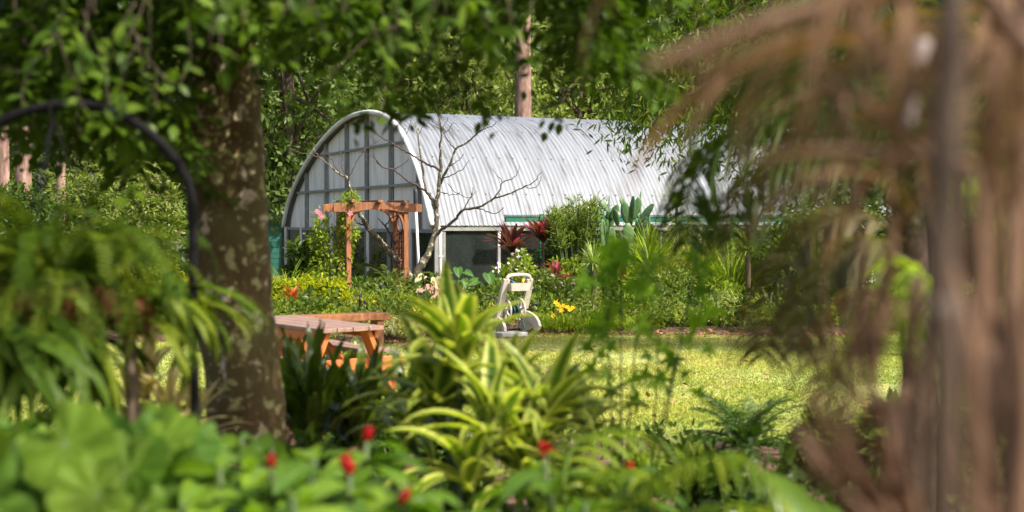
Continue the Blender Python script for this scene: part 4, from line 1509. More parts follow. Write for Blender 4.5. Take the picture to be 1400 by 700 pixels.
for px, top, Y, wp, n, L, W, mt, nm, lb, T in [
        (500, 382, 23.0, 46, 1300, .09, .05, 'mid', 'border_shrub', 'green shrub in the middle of the arbor opening', T4),
        (524, 392, 22.4, 40, 1000, .09, .045, 'light', 'border_shrub', 'light green shrub beside the right arbor panel', T4),
        (488, 372, 24.4, 40, 700, .12, .07, 'dark', 'border_shrub', 'dark leafy shrub behind the arbor opening', T8),
        (545, 402, 21.6, 60, 1300, .07, .035, 'light', 'border_shrub', 'low light green shrub before the right arbor panel', T4),
        (485, 402, 20.6, 46, 1500, .06, .028, 'purple', 'purple_groundcover', 'purple leaved clump between the arbor posts', T4),
        (672, 408, 20.4, 50, 1700, .06, .028, 'purple', 'purple_groundcover', 'purple leaved clump left of the hose reel cart', T4),
        (540, 408, 19.4, 90, 2300, .075, .04, 'mid', 'flowering_shrub', 'low green shrub with yellow flowers in front of the arbor', T4),
        (560, 428, 17.5, 120, 4200, .05, .020, 'white', 'white_groundcover', 'mound of white flecked groundcover beside the bench end', T4),
        (612, 436, 17.8, 70, 2300, .05, .020, 'white', 'white_groundcover', 'white flecked groundcover behind the striped dracaena', T4),
        (620, 405, 20.5, 60, 1500, .09, .045, 'mid', 'border_shrub', 'green shrub behind the striped dracaena', T4),
        (655, 392, 22.4, 60, 1100, .12, .07, 'dark', 'border_shrub', 'dark shrub by the green rail post, left of the cart', T8),
        (706, 332, 21.8, 62, 2100, .075, .034, 'light', 'tall_salvia', 'tall pale green bush with pinkish flowers behind the cart', T4),
        (745, 372, 20.6, 90, 2600, .075, .042, 'mid', 'leafy_bush', 'dense green bush directly right of the cart', T4),
        (790, 380, 20.8, 80, 2300, .075, .042, 'mid', 'leafy_bush', 'dense green bush left of the short shaggy trunk', T4),
        (725, 400, 20.0, 60, 1400, .075, .042, 'dark', 'leafy_bush', 'dark green low bush just behind the cart', T4),
        (770, 345, 22.6, 70, 1700, .085, .04, 'light', 'leafy_bush', 'light green bush below the pencil cactus', T4),
        (840, 372, 21.8, 80, 1900, .085, .045, 'mid', 'leafy_bush', 'green bush right of the short shaggy trunk', T4),
        (845, 325, 23.6, 90, 1700, .10, .05, 'dark', 'leafy_bush', 'dark bush at the foot of the paddle cactus', T8),
        (760, 322, 24.2, 90, 1700, .10, .05, 'dark', 'leafy_bush', 'dark bush under the pencil cactus by the wall', T8),
        (975, 345, 23.2, 110, 2400, .10, .045, 'mid', 'leafy_bush', 'green bush behind the variegated tufts', T4),
        (1045, 340, 22.6, 90, 1900, .10, .05, 'mid', 'leafy_bush', 'green bush right of the slim brown trunk', T4),
        (825, 425, 19.0, 70, 2200, .05, .022, 'light', 'groundcover_mound', 'feathery green mound at the lawn edge right of the yellow flowers', T4),
        (885, 428, 19.0, 70, 2200, .05, .024, 'light', 'groundcover_mound', 'low green mound below the pale agave', T4),
        (940, 415, 19.2, 80, 2800, .055, .032, 'grey', 'groundcover_mound', 'grey green rounded mound at the lawn edge, middle', T4),
        (1000, 425, 19.2, 70, 2300, .055, .032, 'grey', 'groundcover_mound', 'grey green mound under the slim brown trunk', T4),
        (1055, 420, 19.2, 70, 2100, .06, .034, 'light', 'groundcover_mound', 'light green mound behind the palm tip', T4)]:
    fl = None
    if nm == 'flowering_shrub':
        fl = (M['yellow'], 40, .06)
    if nm == 'tall_salvia':
        fl = (M['lilac'], 90, .05)
    if nm == 'leafy_bush' and px in (745, 790):
        fl = (M['lilac'], 60, .045)
    shrub(nm, lb, px, top, Y, wp, n, L, W, G[mt], T, lowf=0, flowers=fl, droop=.1)
# ferns and big leaves
def leaf_mesh(kind):
    mb = MB()
    if kind == 'taro':         # heart leaf
        t = np.linspace(0, 1, 9)
        out = [(.0, -.12), (.22, -.32), (.46, -.2), (.52, .1), (.42, .45), (.22, .8), (0, 1.05)]
        P = [(x, y) for x, y in out] + [(-x, y) for x, y in out[-2:0:-1]]
        V = [(x, y, .16 * abs(x) - .18 * max(y, 0) ** 2) for x, y in P] + [(0, .2, -.02)]
        n = len(P)
        A = [(.5, min(1, abs(x) * 2), max(y, 0)) for x, y in P] + [(.5, 0, .2)]
        mb.add(np.array(V), [(i, (i + 1) % n, n) for i in range(n)], None, np.array(A))
    if kind == 'round':        # scalloped disc with radial folds
        n = 28
        V, A, tr, q = [(0, 0, 0)], [(.5, 0, 0)], [], []
        for ring, rr in enumerate((.25, .42, .52)):
            for i in range(n):
                a = 2 * math.pi * i / n - math.pi / 2
                if ring == 2:
                    rr2 = rr * (1 + .05 * math.cos(i / n * 2 * math.pi * 9))
                else:
                    rr2 = rr
                gap = 1 - .55 * math.exp(-((i if i < n / 2 else i - n) / 1.2) ** 2) * (ring > 0)
                V.append((rr2 * gap * math.cos(a), rr2 * gap * math.sin(a) + .1, .10 * rr2 / .5 + .06 * math.cos(i / n * 2 * math.pi * 9) * rr2 * 2 - .25 * (max(0, rr2 - .3)) ** 1.2))
                A.append((.5, .12 + .9 * abs(math.sin(i / n * math.pi * 9)), rr2 * 2))
        for i in range(n):
            j = (i + 1) % n
            tr.append((0, 1 + i, 1 + j))
            for k in range(2):
                q.append((1 + k * n + i, 1 + (k + 1) * n + i, 1 + (k + 1) * n + j, 1 + k * n + j))
        mb.add(np.array(V), tr, q, np.array(A))
    if kind == 'maple':        # five pointed lobes
        V, A, tr = [(0, .28, .02)], [(.5, 0, .3)], []
        angs = [-2.2, -1.75, -1.15, -.75, -.55, -.28, 0, .28, .55, .75, 1.15, 1.75, 2.2]
        rad = [.16, .50, .24, .58, .3, .3, .75, .3, .3, .58, .24, .50, .16]
        rad = [.18, .48, .2, .62, .26, .3, .78, .3, .26, .62, .2, .48, .18]
        for a, r_ in zip(angs, rad):
            V.append((math.sin(a) * r_, .28 + math.cos(a) * r_, .06 - .22 * r_ * r_))
            A.append((.5, .6, r_))
        n = len(angs)
        tr = [(0, i + 2, i + 1) for i in range(n - 1)]
        mb.add(np.array(V), tr, None, np.array(A))
    return mb


def leaf_M(pos, d, up, scale, root):
    d = Vector([float(c) for c in d]).normalized()
    u = Vector([float(c) for c in up])
    s = d.cross(u).normalized()
    n = s.cross(d)
    rl = Vector([float(c) for c in pos]) - parent_world(root)
    sx, sy, sz = (scale if hasattr(scale, '__len__') else (scale,) * 3)
    return Matrix.Translation(rl) @ Matrix((s, d, n)).transposed().to_4x4() @ Matrix.Diagonal((sx, sy, sz, 1))


ME_TARO = leaf_mesh('taro').mesh('taro_leaf', G['taro'])
ME_CAL = leaf_mesh('taro').mesh('caladium_leaf', G['caladium'])


def bigleaf(name, label, px, Y, leaves, me, cat='plant'):
    b = np.array([gx(px, Y), Y, .08])
    r = thing(name, label, cat, b)
    for (lx, ly, s, dx, dz) in leaves:
        p = at(lx, ly, Y + RNG.uniform(-.25, .2))
        sm = MB()
        tube(sm, spline([b, (b + p) / 2 + np.array([0, 0, .05]), p], 4), .008, 5)
        sm.build('stalk', M['stem'], r)
        put('leaf', me, r, leaf_M(p, (dx, -.45, dz), (0, -.5, .8), s, r))


bigleaf('caladium', 'caladium with pink and red leaves beside the white downpipe', 590, 22.2, [(578, 378, 0.17, -.6, -.3), (596, 382, 0.18, .2, -.9), (588, 392, 0.16, -.2, -.8), (603, 394, 0.15, .7, -.6), (577, 396, 0.15, -.8, -.5), (594, 402, 0.16, .1, -.9)], ME_CAL)
bigleaf('round_leaved_plant', 'plant with wide bright green leaves right of the downpipe', 624, 22.6, [(614, 372, 0.17, -.7, -.2), (626, 368, 0.17, .1, -.5), (637, 372, 0.16, .8, -.3), (618, 384, 0.18, -.4, -.6), (632, 385, 0.18, .5, -.6), (624, 396, 0.17, 0, -.8), (610, 394, 0.16, -.8, -.4)], ME_TARO)
bigleaf('taro_plant', 'dark elephant ear plant left of the green rail post', 668, 22.8, [(652, 384, 0.21, -.8, -.3), (668, 376, 0.22, .2, -.5), (682, 380, 0.21, .8, -.3), (660, 396, 0.20, -.3, -.7), (678, 396, 0.20, .5, -.7)], ME_TARO)


def fern(name, label, px, Y, n, L, mat, el=(.5, 1.3), droop=(.9, 1.8), z0=.08, ll=.10, lw=.022, np_=18, cat='fern', zpx=None, part='frond', pairs_droop=.4, rach=.006, group=None, trunk=0, variants=4):
    x = gx(px, Y)
    z = z0 if zpx is None else at(px, zpx, Y)[2]
    r = thing(name, label, cat, (x, Y, z if not trunk else z0), group)
    if trunk:
        tm = MB()
        pp = spline([(x, Y, z0 - .1), (x + .02, Y, (z + z0) / 2), (x, Y, z)], 5)
        tube(tm, pp, np.linspace(trunk * 1.3, trunk, len(pp)) * (1 + .08 * RNG.normal(size=len(pp))), 9)
        tm.build('trunk', M['brownstem'], r)
    mes = []
    for k in range(variants):
        mb = MB()
        frond_along(mb, arc_path(L, RNG.uniform(*el), RNG.uniform(*droop)), np_, ll, lw, droop=pairs_droop, rach=rach)
        mes.append(mb.mesh(part, mat))
    for i in range(n):
        az = 2 * math.pi * (i + RNG.random() * .7) / n
        s = RNG.uniform(.7, 1.1)
        Mx = Matrix.Translation((0, 0, z - r.location.z)) @ Matrix.Rotation(az, 4, 'Z') @ Matrix.Rotation(RNG.normal() * .15, 4, 'X') @ Matrix.Rotation(RNG.normal() * .2, 4, 'Y') @ Matrix.Diagonal((s, s, s, 1))
        put(part, mes[i % variants], r, Mx)
    return r


fern('border_fern', 'bright fern in front of the right arbor lattice', 533, 23.2, 12, .62, G['mid'], zpx=395, z0=.1)
fern('border_fern', 'fern between the right arbor panel and the downpipe', 612, 23.6, 12, .70, G['mid'], zpx=400, z0=.1)
fern('border_fern', 'fern at the greenhouse wall behind the leaning tree', 556, 24.2, 10, .62, G['light'], zpx=395, z0=.1)
# flower spike plant
tuft('spike_plant', 'upright plant with pale flower spikes inside the arbor opening', 497, 23.4, 26, .62, .07, G['light'], (1.1, 1.55), (.1, .7), cat='plant')
# cordylines
for px, topz, Y, lb in ((700, 345, 22.9, 'pink and bronze cordyline beside the green rail post, the left one'), (742, 330, 23.2, 'taller pink cordyline left of the pencil cactus')):
    tuft('cordyline', lb, px, Y, 46, .60, .105, G['cordyline'], (.5, 1.5), (.3, 1.1), zpx=topz, trunk=.03, cat='cordyline', spread=.05,
         shape=lambda t: np.sin(np.pi * np.clip(t * .93 + .06, 0, 1)) ** .8)
tuft('cordyline', 'low dark red cordyline under the taller pink one', 760, 22.0, 24, .45, .08, G['cordyline'], (.3, 1.3), (.4, 1.2), zpx=385, trunk=.025, cat='cordyline',
     shape=lambda t: np.sin(np.pi * np.clip(t * .93 + .06, 0, 1)) ** .8)
# pencil cactus: branching thin stems
pc = thing('pencil_cactus', 'bushy pencil cactus with thin green stems in front of the roof', 'cactus', (gx(785, 23.2), 23.2, .08))
mb, tm = MB(), MB()
pb = np.array([gx(785, 23.2), 23.2, .08])
for i in range(60):
    e = at(RNG.uniform(756, 815), RNG.uniform(285, 345), 23.2 + RNG.normal() * .3)
    pp = spline([pb, (pb * .4 + e * .6) + np.array([0, 0, -.15]), e], 4)
    tube(tm, pp, np.linspace(.03, .012, len(pp)), 5)
    for j in range(16):
        d0 = nrmz(RNG.normal(size=3) * np.array([.7, .7, .45]) + np.array([0, 0, .9]))
        p = e + RNG.normal(size=3) * .06
        q_ = p + d0 * RNG.uniform(.10, .2)
        A_ = RNG.random()
        tube(mb, [p, (p + q_) / 2 + RNG.normal(size=3) * .01, q_], [.008, .007, .004], 4, rnd=A_)
        for _ in range(3):
            d1 = nrmz(d0 + RNG.normal(size=3) * .5)
            tube(mb, [q_, q_ + d1 * RNG.uniform(.06, .14)], [.006, .003], 4, rnd=A_)
mb.build('stems', G['pencil'], pc)
tm.build('limbs', M['stem'], pc)


# paddle cactus: flattened pads, each a part
def pad_mesh():
    mb = MB()
    V, q = [], []
    nu, nv = 12, 9
    for j in range(nv):
        t = j / (nv - 1)
        w_ = .5 * math.sin(math.pi * (.04 + .92 * t)) ** .62 * (.75 + .35 * t)
        for i in range(nu):
            a = 2 * math.pi * i / nu
            V.append((w_ * math.cos(a), t, .14 * math.sin(a) * w_ * 2))
    for j in range(nv - 1):
        for i in range(nu):
            q.append((j * nu + i, j * nu + (i + 1) % nu, (j + 1) * nu + (i + 1) % nu, (j + 1) * nu + i))
    mb.add(np.array(V), [(i + 1, i, 0) for i in range(1, nu - 1)] + [((nv - 1) * nu, (nv - 1) * nu + i, (nv - 1) * nu + i + 1) for i in range(1, nu - 1)], q)
    return mb.mesh('pad', G['cactus'])


ME_PAD = pad_mesh()
cc = thing('paddle_cactus', 'tall paddle cactus with upright oval pads in front of the roof', 'cactus', (gx(850, 23.2), 23.2, .08))
for (x0, y0, x1, y1, wd) in [(838, 345, 836, 310, .20), (836, 312, 832, 288, .17), (832, 290, 821, 274, .14), (860, 345, 858, 305, .24), (858, 308, 853, 275, .19), (853, 282, 849, 270, .14),
                             (862, 312, 866, 268, .18), (867, 300, 874, 270, .16), (870, 310, 893, 279, .15), (835, 300, 845, 280, .15), (845, 310, 840, 286, .15), (808, 345, 812, 312, .18),
                             (812, 318, 808, 285, .15), (812, 315, 819, 288, .14), (826, 345, 824, 300, .18), (824, 305, 818, 282, .13), (874, 345, 872, 302, .18), (880, 330, 884, 296, .14), (850, 345, 846, 318, .2), (822, 330, 830, 300, .14)]:
    yy = 23.2 + RNG.uniform(-.3, .3)
    a, b = at(x0, y0, yy), at(x1, y1, yy)
    L = np.linalg.norm(b - a)
    put('pad', ME_PAD, cc, leaf_M(a, b - a, np.array([RNG.normal() * .6, -1, 0]), (wd, L, wd), cc))
mb = MB()
for px in (838, 860, 810, 826, 874, 850):
    b = at(px, 343, 23.2)
    tube(mb, [(b[0], 23.2, .0), b], [.06, .05], 8)
mb.build('stem', G['cactus'], cc)
cl = thing('column_cactus', 'thin grey column cactus spines rising beside the paddle cactus', 'cactus', (gx(876, 23.5), 23.5, .08))
mb = MB()
for px, y in ((876, 262), (833, 268), (888, 285)):
    e = at(px, y, 23.5)
    tube(mb, [(e[0], 23.5, 0), (e[0], 23.5, e[2] * .6), e], [.035, .028, .012], 8)
mb.build('columns', G['cactus'], cl, kind='stuff')
# strap leaved plants
tuft('ponytail_palm', 'ponytail palm tuft of thin leaves standing above the green rail', 925, 23.0, 170, .60, .014, G['strap'], (.3, 1.5), (.7, 2.2), zpx=283, trunk=.025, cat='palm', spread=.03)
tuft('reed_clump', 'tall arching pale reed clump in front of the green rail', 905, 23.0, 260, 1.95, .024, G['reed'], (1.0, 1.55), (.5, 1.9), cat='reed clump', spread=.25, seg=8)
tuft('reed_clump', 'tall reed clump right of the ponytail palm', 955, 23.2, 240, 1.95, .024, G['reed'], (1.0, 1.55), (.5, 1.9), cat='reed clump', spread=.25, seg=8)
tuft('strap_leaf_plant', 'upright bright green strap leaf plant in the middle of the far bed', 888, 21.4, 90, 1.05, .036, G['strap'], (.5, 1.5), (.3, 1.5), zpx=372, trunk=.05, cat='plant', spread=.06)
tuft('strap_leaf_plant', 'strap leaf plant low behind the grey green mound', 925, 21.0, 80, .85, .034, G['strap'], (.5, 1.5), (.5, 1.7), cat='plant', spread=.08)
tuft('shaggy_trunk_plant', 'small plant with shaggy brown trunk and grey spiky crown', 811, 20.2, 90, .42, .024, G['agave'], (-.5, 1.5), (.1, 1.0), zpx=360, trunk=.045, cat='plant', spread=.04)
tuft('pale_agave', 'pale green agave rosette at the front of the far bed', 893, 19.8, 24, .42, .075, G['agave'], (.4, 1.4), (.4, 1.3), zpx=425, cat='agave',
     shape=lambda t: np.sin(np.pi * np.clip(t * .9 + .09, 0, 1)) ** .7)
tuft('variegated_tuft', 'cream striped grassy tuft left of the slim brown trunk', 968, 20.0, 60, .52, .030, G['spider'], (.5, 1.5), (.6, 1.7), zpx=424, cat='plant', spread=.08)
tuft('variegated_tuft', 'cream striped grassy tuft at the foot of the slim brown trunk', 1016, 19.9, 60, .50, .030, G['spider'], (.5, 1.5), (.6, 1.7), zpx=432, cat='plant', spread=.08)
tuft('variegated_tuft', 'cream striped tuft right of the slim brown trunk, near the palm', 1052, 20.0, 50, .50, .030, G['spider'], (.5, 1.5), (.6, 1.7), zpx=428, cat='plant', spread=.08)
tuft('slim_trunk_plant', 'slim bare brown trunk with a tuft of leaves, right part of the far bed', 1022, 20.6, 70, .55, .035, G['strap'], (.1, 1.5), (.6, 1.9), zpx=345, trunk=.04, cat='plant', spread=.04)
tuft('grass_mound', 'fine bright grass mound under the yellow flowers', 772, 18.75, 260, .34, .012, G['strap'], (.4, 1.5), (.7, 2.0), cat='grass clump', spread=.30)
tuft('grass_mound', 'fine grass mound right of the yellow flowers at the lawn edge', 808, 18.75, 300, .36, .012, G['strap'], (.4, 1.5), (.8, 2.2), cat='grass clump', spread=.32)
tuft('grass_mound', 'fine grass mound at the lawn edge below the pale agave', 870, 18.8, 280, .36, .012, G['grassy'], (.4, 1.5), (.8, 2.2), cat='grass clump', spread=.32)
tuft('grass_mound', 'fine grass tuft right behind the hose reel foot', 742, 18.7, 160, .30, .012, G['strap'], (.4, 1.5), (.7, 2.0), cat='grass clump', spread=.18)
yf = thing('yellow_daisies', 'bright yellow daisies between the cart and the grass mounds', 'flowers', (gx(770, 18.9), 18.9, .08))
for px, py in ((763, 417), (768, 420), (771, 418), (779, 424), (776, 420), (764, 425), (756, 432), (768, 425), (755, 444), (772, 440), (760, 414), (783, 421)):
    c = at(px, py, 18.85 + RNG.uniform(-.1, .1))
    sm = MB()
    b = np.array([c[0] + RNG.normal() * .03, c[1], .06])
    tube(sm, [b, (b + c) / 2 + RNG.normal(size=3) * .01, c], .004, 5)
    st = sm.build('stem', M['stem'], yf)
    mb = MB()
    scatter(mb, TFL, c[None], np.array([[1.0, 0, .1]]), np.array([[.1, -.9, .6]]), .075, .075)
    scatter(mb, TFL, c[None] + np.array([[0, -.004, .004]]), np.array([[.8, .1, .6]]), np.array([[.0, -.9, .6]]), .05, .05)
    mb.build('flower', M['yellow'], st)
# plants standing inside the greenhouse, dim behind the glass
for i, (s, l, h, lb) in enumerate([(1.6, 2.0, 1.2, 'dim leafy plant just inside the near corner of the greenhouse'), (1.4, 4.5, 1.3, 'dim leafy plant inside the greenhouse behind the green rail post'),
                                   (4.0, 1.2, 1.2, 'dim plant inside the end wall behind the arbor'), (7.5, 1.5, 1.1, 'dim plant inside the end wall at the left'), (1.2, 7.5, 1.3, 'dim leafy plant inside the greenhouse behind the cordylines'), (1.2, 11, 1.3, 'dim leafy plant inside the greenhouse behind the paddle cactus'), (2.6, 1.2, 1.3, 'dim plant inside the end wall behind the white pole'), (5.6, 1.4, 1.2, 'dim plant inside the end wall behind the arbor posts')]):
    c = gh(s, l, 0)
    r = thing('greenhouse_plant', lb, 'plant', c)
    mb = MB()
    cloud(mb, c + np.array([0, 0, h * .55]) + RNG.normal(size=(26, 3)) * np.array([.6, .6, .3]), .3, 40, .22, .10, T8)
    mb.build('foliage', G['mid'], r)
    mb = MB()
    tube(mb, [c, c + Z3 * h * .7], [.04, .02], 6)
    mb.build('stem', M['stem'], r)

# low ground cover that hides the soil of both beds
def ground_cover(mat, n, xr, yf, hr, L, W, nper, skip=None, T=T4):
    mb = MB()
    x = RNG.uniform(*xr, n)
    y = yf(x)
    C = np.stack([x, y, .08 + RNG.uniform(*hr, n)], 1)
    if skip is not None:
        C = C[~skip(C[:, 0], C[:, 1])]
    cloud(mb, C, RNG.uniform(.10, .22, len(C)), nper, L, W, T, droop=-.2)
    mb.build('ground_cover', mat, kind='stuff')


far_y = lambda x: edge_back(x) + .18 + (24.2 - edge_back(x)) * RNG.random(len(x)) ** 1.5 * .95
ground_cover(G['mid'], 420, (-6, 9), far_y, (0, .45), .075, .034, 42)
ground_cover(G['light'], 420, (-6, 9), far_y, (0, .35), .065, .028, 42)
ground_cover(G['yellowgreen'], 160, (-6, 9), far_y, (0, .3), .06, .028, 42)
ground_cover(G['dark'], 200, (-6, 9), far_y, (.1, .5), .10, .05, 36)

for i, (px, top, Y, wp, mt_, lb) in enumerate([
        (880, 290, 23.4, 70, 'light', 'tall light green bush between the paddle cactus and the reeds'), (935, 280, 23.8, 90, 'mid', 'tall green bush under the ponytail palm'), (1000, 284, 23.6, 100, 'mid', 'tall green bush right of the reeds, by the greenhouse side'),
        (855, 350, 21.0, 70, 'light', 'light bush in the middle of the far bed behind the lobed leaves'), (920, 365, 20.8, 80, 'mid', 'bush in front of the reeds'), (985, 370, 20.8, 80, 'light', 'light bush behind the cream striped tufts'),
        (690, 385, 21.0, 70, 'mid', 'bush filling the gap behind the left cart frame'), (640, 400, 21.4, 70, 'light', 'light bush behind the dracaena tips'), (600, 408, 20.6, 60, 'yellowgreen', 'yellow green low bush below the caladium'), (520, 404, 21.4, 60, 'yellowgreen', 'yellow green low bush in the arbor opening')]):
    shrub('bed_bush', lb, px, top, Y, wp, 2300, .085, .036, G[mt_], lowf=0, droop=.1)
tuft('reed_clump', 'tall strap leaved clump just left of the ponytail palm trunk', 862, 22.6, 160, 1.5, .030, G['strap'], (.9, 1.55), (.4, 1.7), cat='reed clump', spread=.2, seg=8)
tuft('reed_clump', 'arching strap clump right of the reeds, behind the slim brown trunk', 1000, 22.4, 160, 1.5, .030, G['strap'], (.9, 1.55), (.5, 1.9), cat='reed clump', spread=.2, seg=8)

# ------------------------------------------------------------------ near tree with lichened trunk and overhanging crown
nt_b = np.array([gx(352, 5.5), 5.5, 0.1])
near = thing('shade_tree', 'near tree with lichen spotted trunk and dark leafy crown over the view', 'tree', nt_b)
mb = MB()
tpts = [at(356, 850, 5.5), at(341, 640, 5.5), at(330, 500, 5.5), at(318, 350, 5.5), at(306, 200, 5.5), at(300, 80, 5.5), at(292, -60, 5.5), at(280, -220, 5.5)]
pp = spline(tpts, 9)
rr = np.interp(np.linspace(0, 1, len(pp)), [0, .12, .3, .55, .8, 1], [.165, .160, .163, .166, .160, .14])
# slightly lumpy trunk
n0 = mb.n
tube(mb, pp, rr, 28)
V = mb.V[-1]
ang = np.arctan2(V[:, 1] - 5.5, V[:, 0] - np.interp(V[:, 2], pp[:, 2], pp[:, 0]))
V += nrmz(np.stack([np.cos(ang), np.sin(ang), 0 * ang], 1)) * (.007 * np.sin(ang * 5 + V[:, 2] * 2.2) + .006 * np.sin(ang * 3 - V[:, 2] * 6) + .004 * np.sin(V[:, 2] * 23 + ang * 2))[:, None]
mb.build('trunk', M['trunk'], near)


def canopy_floor(px):
    return np.interp(px, [-100, 0, 60, 130, 200, 250, 270, 330, 400, 450, 520, 560, 600, 640, 690, 720, 760, 800, 850, 880, 910], [190, 190, 200, 235, 250, 215, 130, 100, 80, 110, 130, 110, 75, 120, 95, 55, 80, 125, 120, 30, -60])


top = pp[-1]
limb = MB()
limbs = []
for e in [at(60, -160, 4.6), at(160, -120, 5.0), at(480, -120, 5.0), at(620, -90, 5.6), at(760, -70, 6.0), at(860, -80, 6.4), at(380, -130, 4.2), at(-80, -120, 5.2), (1.6, 3.2, 4.4), (.9, 1.6, 4.6), (2.2, 4.8, 4.8), (-.2, 2.0, 4.4), (-3.0, 3.5, 4.2), (1.4, .4, 4.6)]:
    e = np.asarray(e, float)
    q = spline([top - Z3 * RNG.uniform(0, .3), (top * .6 + e * .4) + Z3 * .35, e], 8)
    limbs.append(q)
    tube(limb, q, np.linspace(.05, .008, len(q)), 7)
# twigs with leaf clumps hanging into the top of the view
fol = MB()
C = []
for i in range(620):
    px = RNG.uniform(-80, 890) if i < 430 else RNG.uniform(-80, 330)
    Y = RNG.uniform(4.0, 6.6)
    fl = canopy_floor(px)
    py = fl - 52 - (fl + 160) * RNG.random() ** 1.25
    if 240 < px < 385 and py > 45:
        continue
    C.append(at(px, py, Y))
for px, py in ((520, 150), (525, 125), (560, 120), (575, 95), (645, 110), (810, 110), (835, 105), (840, 85), (855, 60), (200, 215), (215, 190), (120, 200), (95, 180), (160, 215), (230, 235), (60, 150), (30, 110), (20, 60)):
    C.append(at(px, py, RNG.uniform(4.3, 5.6)))
C = np.array(C)
for c in C:
    out = nrmz(np.array([RNG.normal(), RNG.normal() * .6, 0.0]))
    Ls = RNG.uniform(.22, .5)
    q = spline([c - out * Ls * .5 + Z3 * RNG.uniform(.08, .2), c + Z3 * .05, c + out * Ls * .5 - Z3 * RNG.uniform(.03, .16)], 5)
    tube(limb, q, np.linspace(.0028, .001, len(q)), 4)
    m = int(RNG.uniform(40, 78))
    ii = RNG.uniform(1.5, len(q) - 1.01, m)
    i0 = ii.astype(int)
    p = q[i0] + (q[i0 + 1] - q[i0]) * (ii - i0)[:, None]
    tg = nrmz(q[i0 + 1] - q[i0])
    sd_ = nrmz(np.cross(tg, Z3)) * RNG.choice([-1, 1], m)[:, None]
    sub = RNG.random(m)[:, None] * .10
    d = sd_ + tg * .5 + RNG.normal(size=(m, 3)) * .35 - Z3 * .3
    sz = RNG.uniform(.035, .075, m) * RNG.uniform(.8, 1.25)
    scatter(fol, T8, p + d * sub, d, Z3 + RNG.normal(size=(m, 3)) * .4, sz, sz * .56, np.clip(RNG.random() * .5 + RNG.random(m) * .5, 0, 1))
# the crown above the view, which shades the near bed
Cu = []
for i in range(260):
    x, y = RNG.uniform(-4.2, 2.6), RNG.uniform(-1.2, 8.0)
    if y < 3.2 and i % 2:
        continue
    z = RNG.uniform(3.3, 5.4)
    if z < 1.72 + y * .23:
        continue
    Cu.append((x, y, z))
Cu = np.array(Cu)
cloud(fol, Cu, RNG.uniform(.2, .42, len(Cu)), 46, .085, .042, T4, droop=.5)
fol.build('foliage', G['canopy'], near, kind='stuff')
limb.build('limbs', M['bark'], near)
# the leaves that show largest, one by one, on hanging sprigs
ml = MB()
scatter(ml, T8, np.zeros((1, 3)), np.array([[0, 1.0, 0]]), np.array([[0, 0, 1.0]]), 1.0, .5, [0.5])
ME_LEAF = ml.mesh('leaf', G['canopy_obj'])
sprigs = [(105, 140, 3.3, 9, .055), (140, 150, 3.3, 9, .055), (165, 165, 3.35, 8, .055), (120, 160, 3.4, 8, .05), (285, 62, 2.9, 9, .075), (300, 92, 3.0, 7, .07), (330, 40, 3.1, 8, .065), (270, 30, 3.2, 8, .06), (238, 120, 3.6, 7, .055), (245, 115, 3.7, 5, .05), (150, 150, 3.9, 8, .05), (110, 185, 4.0, 9, .05), (190, 190, 4.0, 9, .05), (220, 150, 4.0, 8, .05),
          (380, 30, 3.4, 8, .06), (420, 20, 3.2, 8, .065), (450, 60, 3.4, 8, .06), (470, 20, 3.3, 8, .06), (585, 30, 2.9, 8, .08), (545, 60, 3.4, 8, .06), (600, 50, 3.2, 6, .07), (640, 20, 3.5, 9, .06), (700, 35, 3.6, 9, .055), (725, 20, 3.6, 8, .055),
          (520, 160, 3.9, 7, .06), (530, 100, 4.0, 8, .05), (575, 90, 4.0, 8, .05), (660, 90, 4.2, 9, .05), (760, 70, 4.4, 9, .05), (800, 100, 4.6, 9, .05), (840, 95, 4.6, 9, .05), (850, 30, 4.6, 9, .05), (770, 20, 4.2, 8, .055), (60, 80, 3.8, 9, .05), (30, 150, 3.8, 8, .05), (90, 120, 4.0, 8, .05), (170, 60, 3.6, 8, .055), (200, 100, 3.6, 8, .055), (20, 20, 3.5, 8, .06), (130, 20, 3.5, 8, .06)]
tw = MB()
nleaf = 0
for px, py, Y, n, L in sprigs:
    tip = at(px, py, Y)
    up_ = tip + np.array([RNG.normal() * .08, RNG.normal() * .05, RNG.uniform(.18, .3)])
    q = spline([up_, (tip + up_) / 2 + RNG.normal(size=3) * .015, tip], 4)
    tube(tw, q, .002, 5)
    for k in range(n):
        if nleaf >= 298:
            break
        i = int((len(q) - 1) * (1 - .75 * (k / n)))
        d = nrmz(RNG.normal(size=3) * .8 + np.array([0, 0, -.5]))
        s = L * RNG.uniform(.75, 1.15)
        put('leaf', ME_LEAF, near, leaf_M(q[i], d, nrmz(np.array([0, -.4, .8]) + RNG.normal(size=3) * .4), s, near))
        nleaf += 1
tw.build('sprig_stems', M['bark'], near, kind='stuff')
# bark strip hanging in the crown
mb = MB()
tube(mb, spline([at(98, -40, 4.6), at(104, 20, 4.6), at(112, 60, 4.6), at(114, 92, 4.6)], 5), np.linspace(.022, .012, 16), 7)
mb.build('hanging_branch', M['pinkbark'], near)

